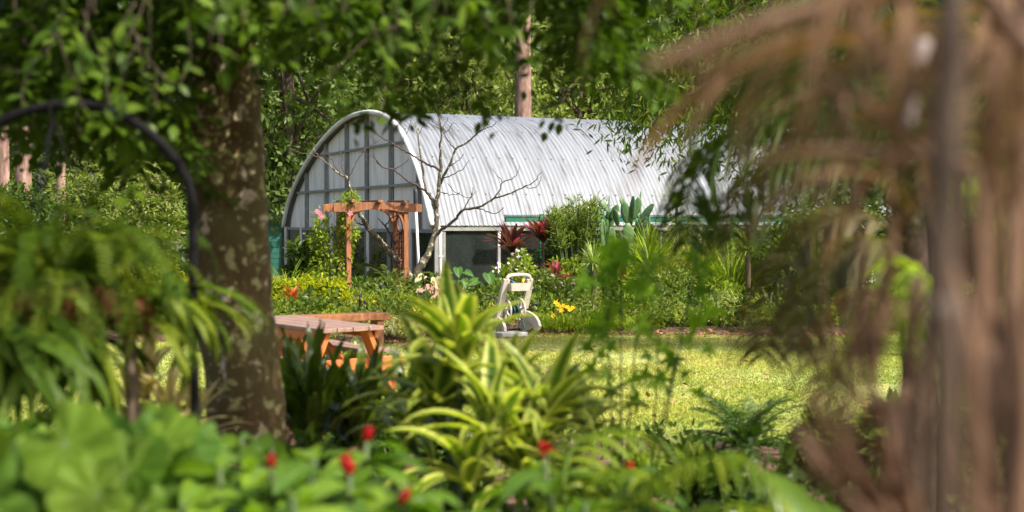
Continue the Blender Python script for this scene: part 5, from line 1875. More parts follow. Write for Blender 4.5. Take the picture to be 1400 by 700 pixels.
# ------------------------------------------------------------------ black hook pole with the hanging basket
PY = 3.7
hk = thing('hook_pole', 'black bent steel hook pole standing before the lichened trunk', 'pole', (gx(268, PY), PY, .1))
mb = MB()
P = spline([(gx(270, PY), PY, 0)] + [at(x, y, PY) for x, y in [(268, 620), (264, 400), (264, 300), (260, 262), (248, 230), (222, 198), (185, 168), (140, 148), (90, 143), (40, 151), (0, 166), (-40, 190), (-60, 225), (-50, 255), (-25, 262)]], 8)
tube(mb, P, .0145, 12)
mb.build('pole', M['blackmetal'], hk)
mb = MB()
hc = at(72, 145, PY)
t = np.linspace(0, 2 * math.pi, 17)
tube(mb, np.array([hc + np.array([0, .024 * math.cos(a), -.012 + .026 * math.sin(a)]) for a in t]), .004, 6, cap=False)
mb.build('ring', M['blackmetal'], hk)
BC = at(72, 385, PY)          # basket rim centre
bk = thing('hanging_basket', 'coir lined hanging basket under the black hook, full of ferns', 'basket', BC - Z3 * .16)
mb = MB()
an = np.linspace(0, 2 * math.pi, 40, endpoint=False)
prf = [(0, .15), (-.03, .158), (-.07, .148), (-.11, .12), (-.145, .07), (-.16, .0)]
V = np.array([BC + np.array([(r_ + .007 * math.sin(9 * a + 3 * z * 40) + .004 * math.sin(23 * a)) * math.cos(a), (r_ + .007 * math.sin(9 * a)) * math.sin(a), z]) for z, r_ in prf for a in an])
q = [(k * 40 + j, (k + 1) * 40 + j, (k + 1) * 40 + (j + 1) % 40, k * 40 + (j + 1) % 40) for k in range(5) for j in range(40)]
mb.add(V, None, q)
mb.build('coir_liner', M['coir'], bk)
fb = MB()
nf = 420
a = RNG.uniform(0, 6.28, nf)
zz = RNG.uniform(-.14, -.0, nf)
r_ = np.interp(zz, [-.16, -.11, -.07, -.03, 0], [.02, .12, .15, .158, .155])
pos = BC + np.stack([r_ * np.cos(a), r_ * np.sin(a), zz], 1)
blades(fb, pos, a + RNG.normal(size=nf) * .8, RNG.uniform(-1.6, .2, nf), np.full(nf, .5), RNG.uniform(.03, .09, nf), .004, 3)
fb.build('coir_fibres', M['coir'], bk, kind='stuff')
for k in range(3):
    aa = k * 2.094 + .5
    e = BC + np.array([.155 * math.cos(aa), .155 * math.sin(aa), 0])
    mb = MB()
    tube(mb, [hc - Z3 * .03, (hc + e) / 2, e], .003, 5)
    mb.build('chain', M['blackmetal'], bk)
mb = MB()
tube(mb, np.array([BC + np.array([.16 * math.cos(x), .16 * math.sin(x), 0]) for x in np.linspace(0, 2 * math.pi, 33)]), .004, 6, cap=False)
mb.build('rim', M['blackmetal'], bk)
bf = thing('boston_fern', 'bushy green fern with arching fronds filling the hanging basket', 'fern', BC)
mes = []
for k in range(6):
    mb = MB()
    L = RNG.uniform(.38, .54)
    frond_along(mb, arc_path(L, RNG.uniform(.35, 1.15), RNG.uniform(1.9, 2.9), 14), 27, .043, .0125, ang=.25, droop=.35, seg=2, rach=.0022, jit=.08,
                prof=lambda s: np.clip(1.25 - s, .1, 1) ** .7 * np.minimum(1, .4 + s * 4))
    mes.append(mb.mesh('frond', G['boston']))
for i in range(128):
    az = RNG.uniform(0, 2 * math.pi)
    s = RNG.uniform(.75, 1.2)
    p = np.array([math.cos(az), math.sin(az), 0]) * RNG.uniform(.0, .12) + Z3 * RNG.uniform(-.02, .05)
    Mx = Matrix.Translation(Vector(p)) @ Matrix.Rotation(az - math.pi / 2, 4, 'Z') @ Matrix.Rotation(RNG.normal() * .22 + (.2 if i % 3 == 0 else -.1), 4, 'X') @ Matrix.Rotation(RNG.normal() * .35, 4, 'Y') @ Matrix.Diagonal((s, s, s, 1))
    put('frond', mes[i % 6], bf, Mx)


def stag_mesh(L, droop, fork):
    """strap that widens and forks into fingers, along +Y"""
    mb = MB()
    base = np.zeros((1, 3))
    P = blades(mb, base, [math.pi / 2], [.35], [droop * .55], [L * .55], [.035], 7, .3, lambda t: .35 + .85 * t ** 1.2, rnd=[.5])
    e = P[0, -2]
    el = .35 - droop * .5
    for k, da in enumerate(fork):
        P2 = blades(mb, e[None], [math.pi / 2 + da], [el], [droop * .5], [L * RNG.uniform(.42, .58)], [.032], 6, .2, lambda t: np.minimum(1, .75 + t) * (1 - t ** 3) + .02, rnd=[.5])
        if k == 0:
            e2 = P2[0, 3]
            for db in (-.45, .5):
                blades(mb, e2[None], [math.pi / 2 + da + db], [el - droop * .3], [droop * .3], [L * .28], [.022], 4, .2, lambda t: (1 - t ** 2.5) + .03, rnd=[.5])
    return mb.mesh('strap_frond', G['stag'])


stag_me = [stag_mesh(.42, 2.0, (-.3, .35)), stag_mesh(.36, 2.3, (.1, -.5, .5)), stag_mesh(.46, 1.8, (-.25, .4)), stag_mesh(.40, 2.5, (.25, -.3)), stag_mesh(.34, 1.4, (-.4, .1, .5))]


def stag(label, c, n, az0, az1, tilt, smin, smax, spread):
    r = thing('staghorn_fern', label, 'fern', c)
    for i in range(n):
        az = az0 + (az1 - az0) * RNG.random()
        s = RNG.uniform(smin, smax)
        p = RNG.normal(size=3) * spread
        Mx = Matrix.Translation(Vector(p)) @ Matrix.Rotation(az - math.pi / 2, 4, 'Z') @ Matrix.Rotation(tilt + RNG.normal() * .25, 4, 'X') @ Matrix.Rotation(RNG.normal() * .35, 4, 'Y') @ Matrix.Diagonal((s, s, s, 1))
        put('strap_frond', stag_me[i % 5], r, Mx)
    mb = MB()       # papery shield fronds at the root
    for k in range(5):
        a = k * 1.3
        t = np.linspace(0, 2 * math.pi, 13)[:-1]
        Pq = np.array([np.asarray(c) + np.array([math.cos(a), math.sin(a), 0]) * .03 + np.array([math.cos(x) * .055 * math.cos(a + 1.57), math.cos(x) * .055 * math.sin(a + 1.57), math.sin(x) * .06]) for x in t] + [np.asarray(c) + np.array([math.cos(a), math.sin(a), 0]) * .05])
        mb.add(Pq, [(i, (i + 1) % 12, 12) for i in range(12)])
    mb.build('shield_frond', M['coir'], r)
    return r


stag('staghorn fern with long forked straps hanging under the fern basket', BC + np.array([-.02, -.06, -.10]), 32, 0, 6.28, -.35, .9, 1.35, .05)
stag('staghorn fern at the right of the basket reaching towards the trunk', at(182, 432, PY), 18, -.9, 1.2, .12, .75, 1.05, .025)
stag('staghorn fern at the left picture edge, below the basket', at(10, 430, PY - .1), 20, 0, 6.28, -.4, .8, 1.15, .04)
mt = thing('mounting_stake', 'brown stake with coir pad carrying the right hand staghorn', 'stake', (gx(182, PY + .04), PY + .04, .1))
mb = MB()
tube(mb, [(gx(182, PY + .04), PY + .04, 0), at(182, 560, PY + .04), at(176, 440, PY + .04), at(150, 395, PY + .04)], .02, 9)
mb.build('shaft', M['brownstem'], mt)
mb = MB()
tube(mb, [at(152, 385, PY + .03), at(150, 405, PY + .02), at(147, 432, PY + .02), at(146, 448, PY + .03)], [.012, .026, .026, .010], 10)
mb.build('coir_pad', M['coir'], mt)

# ------------------------------------------------------------------ near bed
def blade_mesh(name, mat, L, W, el0, droop, seg=9, fold=.3, shape=None):
    mb = MB()
    blades(mb, np.zeros((1, 3)), [math.pi / 2], [el0], [droop], [L], [W], seg, fold, shape, rnd=[.5])
    return mb.mesh(name, mat)


sh_dr = lambda t: np.minimum(1, .45 + 2.4 * t) * (1 - t ** 2.6) + .01
DR = [blade_mesh('leaf', G['dracaena'], 1, .205, e, d, 10, .35, sh_dr) for e, d in ((1.35, .7), (1.1, 1.2), (.9, 1.6), (.6, 1.5), (1.2, 1.9))]
dr = thing('striped_dracaena', 'yellow and green striped dracaena with arching strap leaves in the near bed', 'dracaena', (gx(690, 4.6), 4.6, .1))
mb = MB()
heads = [(630, 506, 4.6, 28, .41, 0), (746, 590, 4.45, 26, .36, 0), (600, 570, 4.7, 22, .38, 0), (690, 575, 4.6, 22, .36, 0), (676, 600, 4.3, 22, .36, 0), (800, 590, 4.7, 16, .33, 0), (640, 660, 4.2, 16, .34, 0), (720, 650, 4.3, 16, .34, 0), (560, 610, 4.8, 14, .34, 0)]
for px, py, Y, n, L, _ in heads:
    c = at(px, py, Y)
    base = np.array([gx(690, 4.6) + RNG.normal() * .06, 4.6 + RNG.normal() * .05, .05])
    q = spline([base, (base + c) / 2 + RNG.normal(size=3) * .04, c + Z3 * .04], 6)
    tube(mb, q, .014, 8)
    for i in range(n):
        az = i * 2.4 + RNG.normal() * .2
        hh = i / n
        s = L * RNG.uniform(.8, 1.12)
        me = DR[min(4, int((1 - hh) * 3.4 + RNG.random() * 1.3))]
        Mx = Matrix.Translation(Vector(c - np.array(dr.location)) + Vector((0, 0, .07 * hh - .03))) @ Matrix.Rotation(az, 4, 'Z') @ Matrix.Rotation(RNG.normal() * .12, 4, 'X') @ Matrix.Rotation(RNG.normal() * .15, 4, 'Y') @ Matrix.Diagonal((s, s, s, 1))
        put('leaf', me, dr, Mx)
mb.build('stems', M['stem'], dr)

sh_nest = lambda t: np.minimum(1, .3 + 1.7 * t) * (1 - t ** 4) + .01
NE = []
for e, d in ((1.45, .35), (1.25, .6), (1.05, .9), (.8, 1.1)):
    mb = MB()
    blades(mb, np.zeros((1, 3)), [math.pi / 2], [e], [d], [1], [.125], 18, .22, sh_nest, rnd=[.5])
    V = mb.V[0]
    V += np.stack([np.zeros(len(V)), .016 * np.sin(V[:, 2] * 34 + V[:, 0] * 20) * np.sign(V[:, 0]), .02 * np.sin(V[:, 1] * 30) * np.abs(np.sign(V[:, 0]))], 1)
    NE.append(mb.mesh('frond', G['nest']))
for (px, py, Y, n, L, lb) in [(428, 612, 6.0, 44, .58, 'dark bird nest fern with upright fronds right of the trunk'), (487, 618, 6.2, 40, .56, 'dark bird nest fern behind the striped dracaena, middle of three'), (560, 605, 6.5, 32, .52, 'dark bird nest fern partly behind the dracaena leaves'),
                              (400, 560, 6.8, 22, .46, 'small bird nest fern close behind the trunk')]:
    c = at(px, py, Y)
    r = thing('bird_nest_fern', lb, 'fern', (c[0], c[1], .1))
    for i in range(n):
        az = i * 2.4 + RNG.normal() * .2
        s = L * RNG.uniform(.75, 1.1)
        Mx = Matrix.Translation((0, 0, c[2] - .1)) @ Matrix.Rotation(az, 4, 'Z') @ Matrix.Rotation(RNG.normal() * .08, 4, 'Y') @ Matrix.Diagonal((s, s, s, 1))
        put('frond', NE[i % 4], r, Mx)
    mb = MB()
    tube(mb, [(c[0], c[1], 0), (c[0], c[1], c[2] + .03)], [.05, .04], 10)
    mb.build('crown_base', M['soil'], r)

# broad-leaved ginger with red cone buds
ml = MB()
blades(ml, np.zeros((1, 3)), [math.pi / 2], [.25], [.9], [1], [.40], 8, .28, lambda t: np.sin(np.pi * np.clip(t * .92 + .06, 0, 1)) ** .75, rnd=[.5])
ME_GIN = ml.mesh('leaf', G['ginger'])
ml = MB()
blades(ml, np.zeros((1, 3)), [math.pi / 2], [.5], [1.3], [1], [.34], 8, .28, lambda t: np.sin(np.pi * np.clip(t * .92 + .06, 0, 1)) ** .75, rnd=[.5])
ME_GIN2 = ml.mesh('leaf', G['ginger'])


def bud_mesh():
    mb = MB()
    tube(mb, [(0, 0, -.2), (0, 0, 0), (0, 0, .35), (0, 0, .75), (0, 0, 1)], [.16, .30, .36, .26, .05], 10)
    for k in range(14):     # scales
        a = k * 2.4
        z = .05 + k * .06
        r_ = .36 * (1 - .45 * z)
        d = np.array([[math.cos(a) * .35, math.sin(a) * .35, .9]])
        scatter(mb, T4, np.array([[math.cos(a) * r_ * .95, math.sin(a) * r_ * .95, z]]), d, np.array([[math.cos(a), math.sin(a), .3]]), .34, .4)
    return mb.mesh('flower_cone', M['red'])


ME_BUD = bud_mesh()
GIN = [(372, 612, 3.0, 13, 'leafy green ginger below the lichened trunk'), (430, 628, 2.8, 13, 'green ginger with broad pale leaves left of the red cones'), (478, 655, 2.7, 13, 'ginger carrying the largest red cone'),
       (500, 612, 3.1, 11, 'ginger with a red cone just left of the dracaena'), (548, 668, 2.6, 13, 'low ginger in front of the dracaena stems'), (300, 640, 2.7, 12, 'ginger between the round leaves and the red cones'),
       (330, 600, 3.2, 11, 'ginger at the foot of the lichened trunk'), (600, 690, 2.7, 13, 'ginger low at the bottom edge below the dracaena'), (745, 640, 3.0, 13, 'ginger with a red flower right of the dracaena centre'), (680, 700, 2.7, 12, 'ginger at the bottom edge in the middle'),
       (850, 690, 3.1, 12, 'ginger with a red bud beside the palm frond'), (800, 690, 2.8, 12, 'ginger between the red flower and the palm frond'), (400, 680, 2.5, 12, 'ginger closest to the camera at the bottom edge'), (250, 690, 2.6, 11, 'ginger next to the round leaves at the bottom edge'), (740, 720, 2.6, 11, 'ginger with half hidden leaves below the red flower')]
for px, py, Y, n, lb in GIN:
    c = at(px, py, Y)
    base = np.array([c[0] + RNG.normal() * .08, Y + RNG.normal() * .06, .1])
    r = thing('ginger_plant', lb, 'plant', base, None)
    q = spline([base - Z3 * .1, (base + c) / 2 + np.array([RNG.normal() * .04, 0, 0]), c], 6)
    mb = MB()
    tube(mb, q, np.linspace(.010, .007, len(q)), 7)
    mb.build('stem', M['stem'], r)
    n = n + 5
    for i in range(n):
        t = 1 - .42 * (i / n) ** 1.2
        p = q[int((len(q) - 1) * t)] if t < .98 else q[-1]
        ii = t * (len(q) - 1)
        i0 = min(int(ii), len(q) - 2)
        p = q[i0] * (1 - ii + i0) + q[i0 + 1] * (ii - i0)
        az = i * 2.3 + RNG.normal() * .25
        s = RNG.uniform(.17, .25) * (1.0 if i > 2 else .75)
        Mx = Matrix.Translation(Vector(p - base)) @ Matrix.Rotation(az, 4, 'Z') @ Matrix.Rotation(-.35 + RNG.normal() * .3, 4, 'X') @ Matrix.Rotation(RNG.normal() * .3, 4, 'Y') @ Matrix.Diagonal((s, s, s, 1))
        put('leaf', ME_GIN if i % 2 else ME_GIN2, r, Mx)
for px, py, Y, s in ((500, 600, 3.1, .042), (478, 644, 2.7, .05), (370, 637, 2.75, .034), (548, 686, 2.6, .04), (862, 645, 3.1, .034)):
    c = at(px, py, Y)
    # each cone grows on its own shoot
    base = np.array([c[0] + .03, Y + .03, .1])
    r = thing('red_ginger_shoot', {500: 'red cone shoot highest beside the dracaena leaves', 478: 'largest red cone shoot at the bottom centre', 370: 'dull red cone shoot below the lichened trunk', 548: 'red cone shoot touching the bottom edge',
                                   408: 'small red cone shoot against the trunk base', 516: 'small red cone shoot just right of the largest red cone', 862: 'red bud shoot right of the red flower, by the palm frond', 496: 'half hidden small red cone shoot under the largest cone', 700: 'small red cone shoot below the dracaena'}[px], 'flower', base)
    mb = MB()
    tube(mb, spline([base - Z3 * .1, (base + c) / 2 + RNG.normal(size=3) * .01, c], 5), .006, 6)
    mb.build('stem', M['stem'], r)
    for k in range(6):
        s2 = RNG.uniform(.11, .17)
        put('leaf', ME_GIN if k % 2 else ME_GIN2, r, Matrix.Translation(Vector(c - base - Z3 * (.035 + .012 * k))) @ Matrix.Rotation(k * 2.3 + RNG.normal() * .3 - .8, 4, 'Z') @ Matrix.Rotation(-.1 + RNG.normal() * .3, 4, 'X') @ Matrix.Diagonal((s2, s2, s2, 1)))
    put('flower_cone', ME_BUD, r, Matrix.Translation(Vector(c - base)) @ Matrix.Rotation(RNG.normal() * .3, 4, 'Y') @ Matrix.Diagonal((s * .75, s * .75, s * .75, 1)))
# the open red flower
c = at(745, 617, 3.0)
base = np.array([c[0], 3.03, .1])
r = thing('red_flower', 'open round red flower right of the dracaena centre', 'flower', base)
mb = MB()
tube(mb, spline([base - Z3 * .1, (base + c) / 2 + np.array([.02, 0, 0]), c], 5), .005, 6)
mb.build('stem', M['stem'], r)
for k in range(16):
    a = k * 2.4
    el = 1.3 - k * .09
    d = np.array([[math.cos(a) * math.cos(el), math.sin(a) * math.cos(el), math.sin(el)]])
    mb = MB()
    scatter(mb, T8, c[None], d, np.array([[-d[0, 0] * .5, -d[0, 1] * .5, .9]]), .028, .02)
    mb.build('petal', M['red'], r)

# round-leaved plant at bottom left
ME_RND = leaf_mesh('round').mesh('leaf', G['geranium'])
for cx, cy, Y, n, wid, lb in [(60, 665, 2.7, 20, 95, 'round leaved plant filling the bottom left corner'), (185, 655, 2.8, 15, 70, 'round leaved plant with the largest scalloped leaves, right of the corner'), (20, 640, 3.2, 9, 60, 'round leaved plant behind the corner one, at the left edge'), (240, 665, 2.9, 8, 45, 'round leaved plant beside the ginger leaves')]:
    c = at(cx, cy, Y)
    b = np.array([c[0], Y, .1])
    r = thing('round_leaf_plant', lb, 'plant', b)
    sm = MB()
    for i in range(n):
        p = at(cx + RNG.normal() * wid * .6, cy - 30 + RNG.uniform(-30, 60), Y + RNG.normal() * .14)
        q = spline([b + RNG.normal(size=3) * .03, (b + p) / 2 + RNG.normal(size=3) * .05, p], 4)
        tube(sm, q, .0045, 5)
        s = RNG.uniform(.12, .21)
        d = nrmz(np.array([RNG.normal() * .8, -.5, -.4 + RNG.normal() * .4]))
        put('leaf', ME_RND, r, leaf_M(p, d, nrmz(np.array([RNG.normal() * .6, -.75 + RNG.normal() * .3, .6])), s, r))
    sm.build('stalks', M['stem'], r)

# brown and cream croton under the staghorns
CRO = [blade_mesh('leaf', G['croton'], 1, .17, e, d, 7, .25) for e, d in ((1.2, .7), (.8, 1.0), (.4, 1.1))]
for px, py, Y, lb in [(200, 500, 4.9, 'brownish cream leaved croton left of the hook pole, upper head'), (232, 560, 4.8, 'brownish croton low beside the hook pole'), (180, 560, 5.1, 'brownish croton under the right staghorn fern'), (262, 575, 5.0, 'brownish croton touching the trunk foot')]:
    c = at(px, py, Y)
    r = thing('croton', lb, 'croton', (c[0], Y, .1))
    mb = MB()
    tube(mb, spline([(c[0], Y, 0), (c[0] + .02, Y, c[2] * .5), c], 5), .010, 7)
    mb.build('stem', M['brownstem'], r)
    for i in range(26):
        hh = i / 26
        s = RNG.uniform(.19, .28)
        Mx = Matrix.Translation((0, 0, c[2] - .1 - .22 * (1 - hh))) @ Matrix.Rotation(i * 2.4 + RNG.normal() * .2, 4, 'Z') @ Matrix.Rotation(RNG.normal() * .15, 4, 'X') @ Matrix.Diagonal((s, s, s, 1))
        put('leaf', CRO[min(2, int((1 - hh) * 3))], r, Mx)

# young palm fronds arching at the bottom right of centre
def path_fronds(name, label, cat, base, fronds, mat, stem_mat=None, group=None):
    r = thing(name, label, cat, base, group)
    for f in fronds:
        pts = [np.asarray(p, float) for p in f['pts']]
        mb = MB()
        frond_along(mb, spline(pts, 7), f.get('n', 26), f.get('ll', .2), f.get('lw', .02), f.get('ang', .6), f.get('droop', .6), f.get('seg', 4), None, f.get('r', .007), f.get('jit', .08), f.get('t0', .12), upv=f.get('up', (0, 0, 1)))
        mb.build('frond', f.get('mat', mat), r)
    return r


yb = np.array([gx(800, 3.4), 3.4, .1])
path_fronds('young_palm', 'young palm with light green feathered fronds arching over the bottom edge', 'palm', yb, [
    dict(pts=[at(800, 780, 2.7), at(850, 690, 2.6), at(920, 638, 2.55), at(985, 624, 2.5), at(1040, 640, 2.5), at(1080, 690, 2.5)], ll=.13, lw=.028, n=20, r=.007, ang=.35, droop=1.2),
    dict(pts=[at(790, 760, 3.45), at(770, 660, 3.6), at(790, 605, 3.7), at(840, 588, 3.8), at(890, 596, 3.9), at(915, 625, 4.0)], ll=.20, lw=.038, n=16, r=.009, ang=.4, droop=1.2),
    dict(pts=[at(800, 760, 3.4), at(790, 690, 3.2), at(810, 650, 3.1), at(850, 640, 3.0), at(890, 660, 2.9)], ll=.15, lw=.034, n=15, ang=.4, droop=1.0),
    dict(pts=[at(800, 760, 3.4), at(900, 720, 3.1), at(980, 690, 2.9), at(1060, 700, 2.8)], ll=.16, lw=.034, n=16, ang=.4, droop=.9),
], G['palmmid'])
# broad pale leaf at the end of the frond
bl = thing('broad_leaf_plant', 'plant with broad pale leaves at the bottom edge, right of the arching frond', 'plant', (gx(1050, 3.0), 3.0, .1))
for px, py, s, dx, dz in ((1045, 650, .22, .5, -.6), (1010, 700, .2, -.2, -.6), (1085, 690, .18, .6, -.3), (1060, 720, .2, .1, -.5)):
    p = at(px, py, 3.0)
    sm = MB()
    tube(sm, spline([np.array(bl.location), (np.array(bl.location) + p) / 2 + np.array([.02, 0, 0]), p], 4), .006, 5)
    sm.build('stalk', M['stem'], bl)
    put('leaf', ME_GIN, bl, leaf_M(p, (dx, -.3, dz), (0, -.8, .5), s, bl))

# lobed-leaf plant whose thin stems rise in front of the lawn
lob = thing('lobed_leaf_plant', 'thin stemmed plant with star shaped green leaves rising before the lawn', 'plant', (gx(850, 4.6), 4.6, .1))
ME_MAP = leaf_mesh('maple').mesh('leaf', G['maple'])
sm = MB()
lb_ = np.array(lob.location)
spots = [(858, 330), (835, 345), (880, 350), (868, 365), (842, 375), (870, 392), (850, 405), (832, 325), (850, 318), (826, 318), (886, 385), (858, 352), (815, 372), (845, 430), (862, 432), (825, 440), (960, 345), (945, 362), (975, 385), (935, 335), (962, 420), (930, 400), (985, 410), (845, 360), (875, 340), (866, 378),
         (818, 470), (835, 480), (850, 472), (872, 478), (890, 470), (905, 485), (925, 478), (838, 505), (858, 512), (895, 505), (918, 510), (880, 520), (940, 500), (825, 500), (845, 528), (902, 530), (955, 470), (870, 450), (810, 455), (930, 450), (950, 525), (885, 540)]
mains = []
for ex, ey in ((850, 320), (880, 345), (955, 340), (900, 470), (830, 440), (930, 470)):
    e = at(ex, ey, 4.6 + RNG.normal() * .15)
    q = spline([lb_ - Z3 * .1 + RNG.normal(size=3) * np.array([.05, .05, 0]), (lb_ + e) / 2 + np.array([RNG.normal() * .05, 0, .0]), e], 10)
    mains.append(q)
    tube(sm, q, np.linspace(.006, .0025, len(q)), 6)
for px, py in spots:
    p = at(px, py, 4.6 + RNG.normal() * .12)
    allp = np.concatenate([q[len(q) // 2:] for q in mains])
    j = np.argmin(np.linalg.norm((allp - p) * np.array([1, 1, .6]), axis=1))
    tube(sm, spline([allp[j], (allp[j] + p) / 2 + Z3 * .02, p], 3), .0018, 4)
    s = RNG.uniform(.12, .175) * (.72 if py > 440 else 1.0)
    d = nrmz(np.array([RNG.normal() * .8, -.3 + RNG.normal() * .4, -.45]))
    put('leaf', ME_MAP, lob, leaf_M(p, d, nrmz(np.array([RNG.normal() * .4, -.7, .7])), s, lob))
sm.build('stems', M['stem'], lob)
for px, py in ((852, 377), (957, 372)):
    put('flower_bud', ME_BUD, lob, Matrix.Translation(Vector(at(px, py, 4.5) - lb_)) @ Matrix.Diagonal((.016, .016, .02, 1)))

# dark cycad on the far rim of the near bed
fern('cycad', 'dark green cycad rosette at the near edge of the lawn', 1022, 8.5, 40, .50, G['cycad'], (.3, 1.35), (.5, 1.5), zpx=612, ll=.11, lw=.016, np_=30, cat='cycad', pairs_droop=.25, rach=.008)
fern('cycad', 'smaller cycad behind the dry palm stems on the right', 1190, 7.5, 26, .50, G['cycad'], (.4, 1.4), (.5, 1.4), zpx=630, ll=.12, lw=.018, np_=26, cat='cycad', pairs_droop=.25, rach=.008)
# filling shrubs of the near bed
for px, top, Y, wp, n, L, W, mt_, lb in [
        (945, 612, 7.6, 80, 900, .10, .05, 'mid', 'low green shrub left of the cycad'), (870, 618, 7.2, 90, 700, .10, .05, 'light', 'low light shrub behind the young palm'),
        (500, 560, 7.4, 130, 1200, .09, .045, 'dark', 'low dark shrub behind the bird nest ferns'), (620, 565, 7.4, 130, 1200, .09, .045, 'dark', 'low dark shrub behind the dracaena'),
        (760, 625, 6.6, 130, 1100, .09, .045, 'mid', 'low green shrub right behind the dracaena'), (420, 590, 5.2, 110, 700, .08, .045, 'dark', 'dark shrub in front of the bird nest fern'),
        (520, 620, 4.6, 120, 700, .08, .045, 'dark', 'dark shrub between the ginger and the bird nest ferns'), (640, 640, 5.4, 150, 900, .08, .045, 'dark', 'dark shrub under the dracaena heads'),
        (120, 575, 6.2, 150, 1100, .09, .045, 'dark', 'dark low shrub under the hanging staghorns'), (30, 570, 6.4, 130, 1000, .09, .045, 'mid', 'green low shrub at the left edge under the staghorns'), (230, 540, 6.4, 110, 1100, .09, .045, 'mid', 'green shrub behind the crotons'),
        (300, 560, 6.6, 90, 900, .08, .04, 'mid', 'green shrub directly behind the trunk foot'), (830, 640, 4.6, 130, 900, .08, .045, 'mid', 'green shrub under the lobed leaves'), (950, 680, 4.4, 130, 900, .08, .045, 'dark', 'dark shrub under the arching palm frond'),
        (1120, 560, 7.4, 110, 1000, .10, .05, 'mid', 'green shrub between the cycad and the palm stems'), (1250, 540, 7.2, 150, 1300, .10, .05, 'mid', 'green shrub behind the thick palm stem'), (1370, 520, 7.0, 150, 1300, .10, .05, 'light', 'light shrub at the right edge behind the palm'),
        (1180, 660, 5.0, 140, 900, .09, .045, 'dark', 'dark shrub low under the dry palm'), (1330, 640, 5.0, 170, 1000, .09, .045, 'mid', 'green shrub low at the right edge')]:
    shrub('near_shrub', lb, px, top, Y, wp, n, L, W, G[mt_], T8 if Y < 6 else T4, lowf=.0)
# ------------------------------------------------------------------ palm with dry fronds close on the right
pm_b = np.array([gx(1290, 1.6) + .02, 1.75, .1])
pm = thing('dry_palm', 'clumping palm close on the right with brown dry fronds and stems', 'palm', pm_b)


def stem(pts, r, mat, name='stem', sides=12):
    mb = MB()
    q = spline([np.asarray(p, float) for p in pts], 6)
    rr = np.linspace(r[0], r[1], len(q)) if hasattr(r, '__len__') else r
    tube(mb, q, rr, sides)
    mb.build(name, mat, pm)


def pA(l, Y):
    return [at(x, y, Y) for x, y in l]


stem([(gx(1290, .95), 1.0, 0)] + pA([(1288, 700), (1285, 420), (1296, 150), (1310, -160)], 0.95), (.0115, .010), M['greensheath'])
stem([(gx(1215, 1.8), 1.85, 0)] + pA([(1225, 700), (1240, 520), (1252, 380)], 1.6), (.011, .007), M['sheath'])
stem([(gx(1175, 1.7), 1.75, 0)] + pA([(1215, 700), (1195, 560), (1182, 420), (1170, 260), (1150, 120)], 1.5), (.009, .004), M['sheath'])
stem([(gx(1345, 1.6), 1.65, 0)] + pA([(1350, 700), (1345, 450), (1352, 220), (1372, -120)], 1.35), (.011, .008), M['sheath'])
stem([(gx(1390, 1.7), 1.75, 0)] + pA([(1392, 700), (1385, 420), (1396, 160), (1410, -120)], 1.4), (.013, .010), M['sheath'])
DRY = [blade_mesh('dry_leaf', G['palmdry'], 1, .06, e, d, 9, .5, lambda t: np.minimum(1, .5 + t) * (1 - t ** 3) + .02) for e, d in ((.6, 2.6), (.2, 2.1), (1.1, 3.0), (-.2, 1.6))]
for i in range(13):      # broken leaf bases fanning up and left from the foot of the clump
    mb = MB()
    tx, ty = 1085 + 11 * i + RNG.normal() * 12, 585 - 3 * i + RNG.normal() * 35
    q = spline([at(1290 + RNG.normal() * 25, 800, 1.4), at((1290 + tx) / 2 - 15, (800 + ty) / 2 + 10, 1.28 + RNG.normal() * .05), at(tx, ty, 1.2 + RNG.normal() * .1)], 6)
    tube(mb, q, np.interp(np.linspace(0, 1, len(q)), [0, .5, 1], [.009, .007, .0015]), 6)
    mb.build('leaf_base', M['sheath'], pm)
for i in range(70):
    px, py, Y = RNG.uniform(1090, 1430), RNG.uniform(-80, 300), RNG.uniform(1.2, 2.0)
    if px < 1230 and py > 60:
        continue
    s = RNG.uniform(.28, .5)
    c = at(px, py, Y)
    put('dry_leaf', DRY[i % 4], pm, Matrix.Translation(Vector(c - pm_b)) @ Matrix.Rotation(RNG.uniform(0, 6.28), 4, 'Z') @ Matrix.Rotation(RNG.normal() * .3, 4, 'Y') @ Matrix.Diagonal((s * .9, s, s, 1)))
stem(pA([(1300, -20), (1200, -10), (1110, 12), (1010, 42), (930, 72), (880, 92)], 1.1), (.010, .004), M['sheath'], 'dry_stalk')
stem(pA([(1335, -30), (1370, 25), (1410, 75)], 1.1), .010, M['sheath'], 'dry_stalk')
stem(pA([(1150, -40), (1178, 25), (1205, 75), (1235, 130)], 1.3), (.009, .006), M['sheath'], 'dry_stalk')
stem(pA([(1262, 55), (1250, 110), (1240, 175)], 1.45), (.009, .007), M['palesheath'], 'pale_stalk')
stem(pA([(1330, 225), (1230, 212), (1120, 206), (1000, 218)], 1.15), (.0045, .002), M['sheath'], 'dry_stalk')
stem(pA([(1290, 240), (1240, 190), (1180, 140), (1115, 102)], 1.3), (.006, .003), M['sheath'], 'dry_stalk')
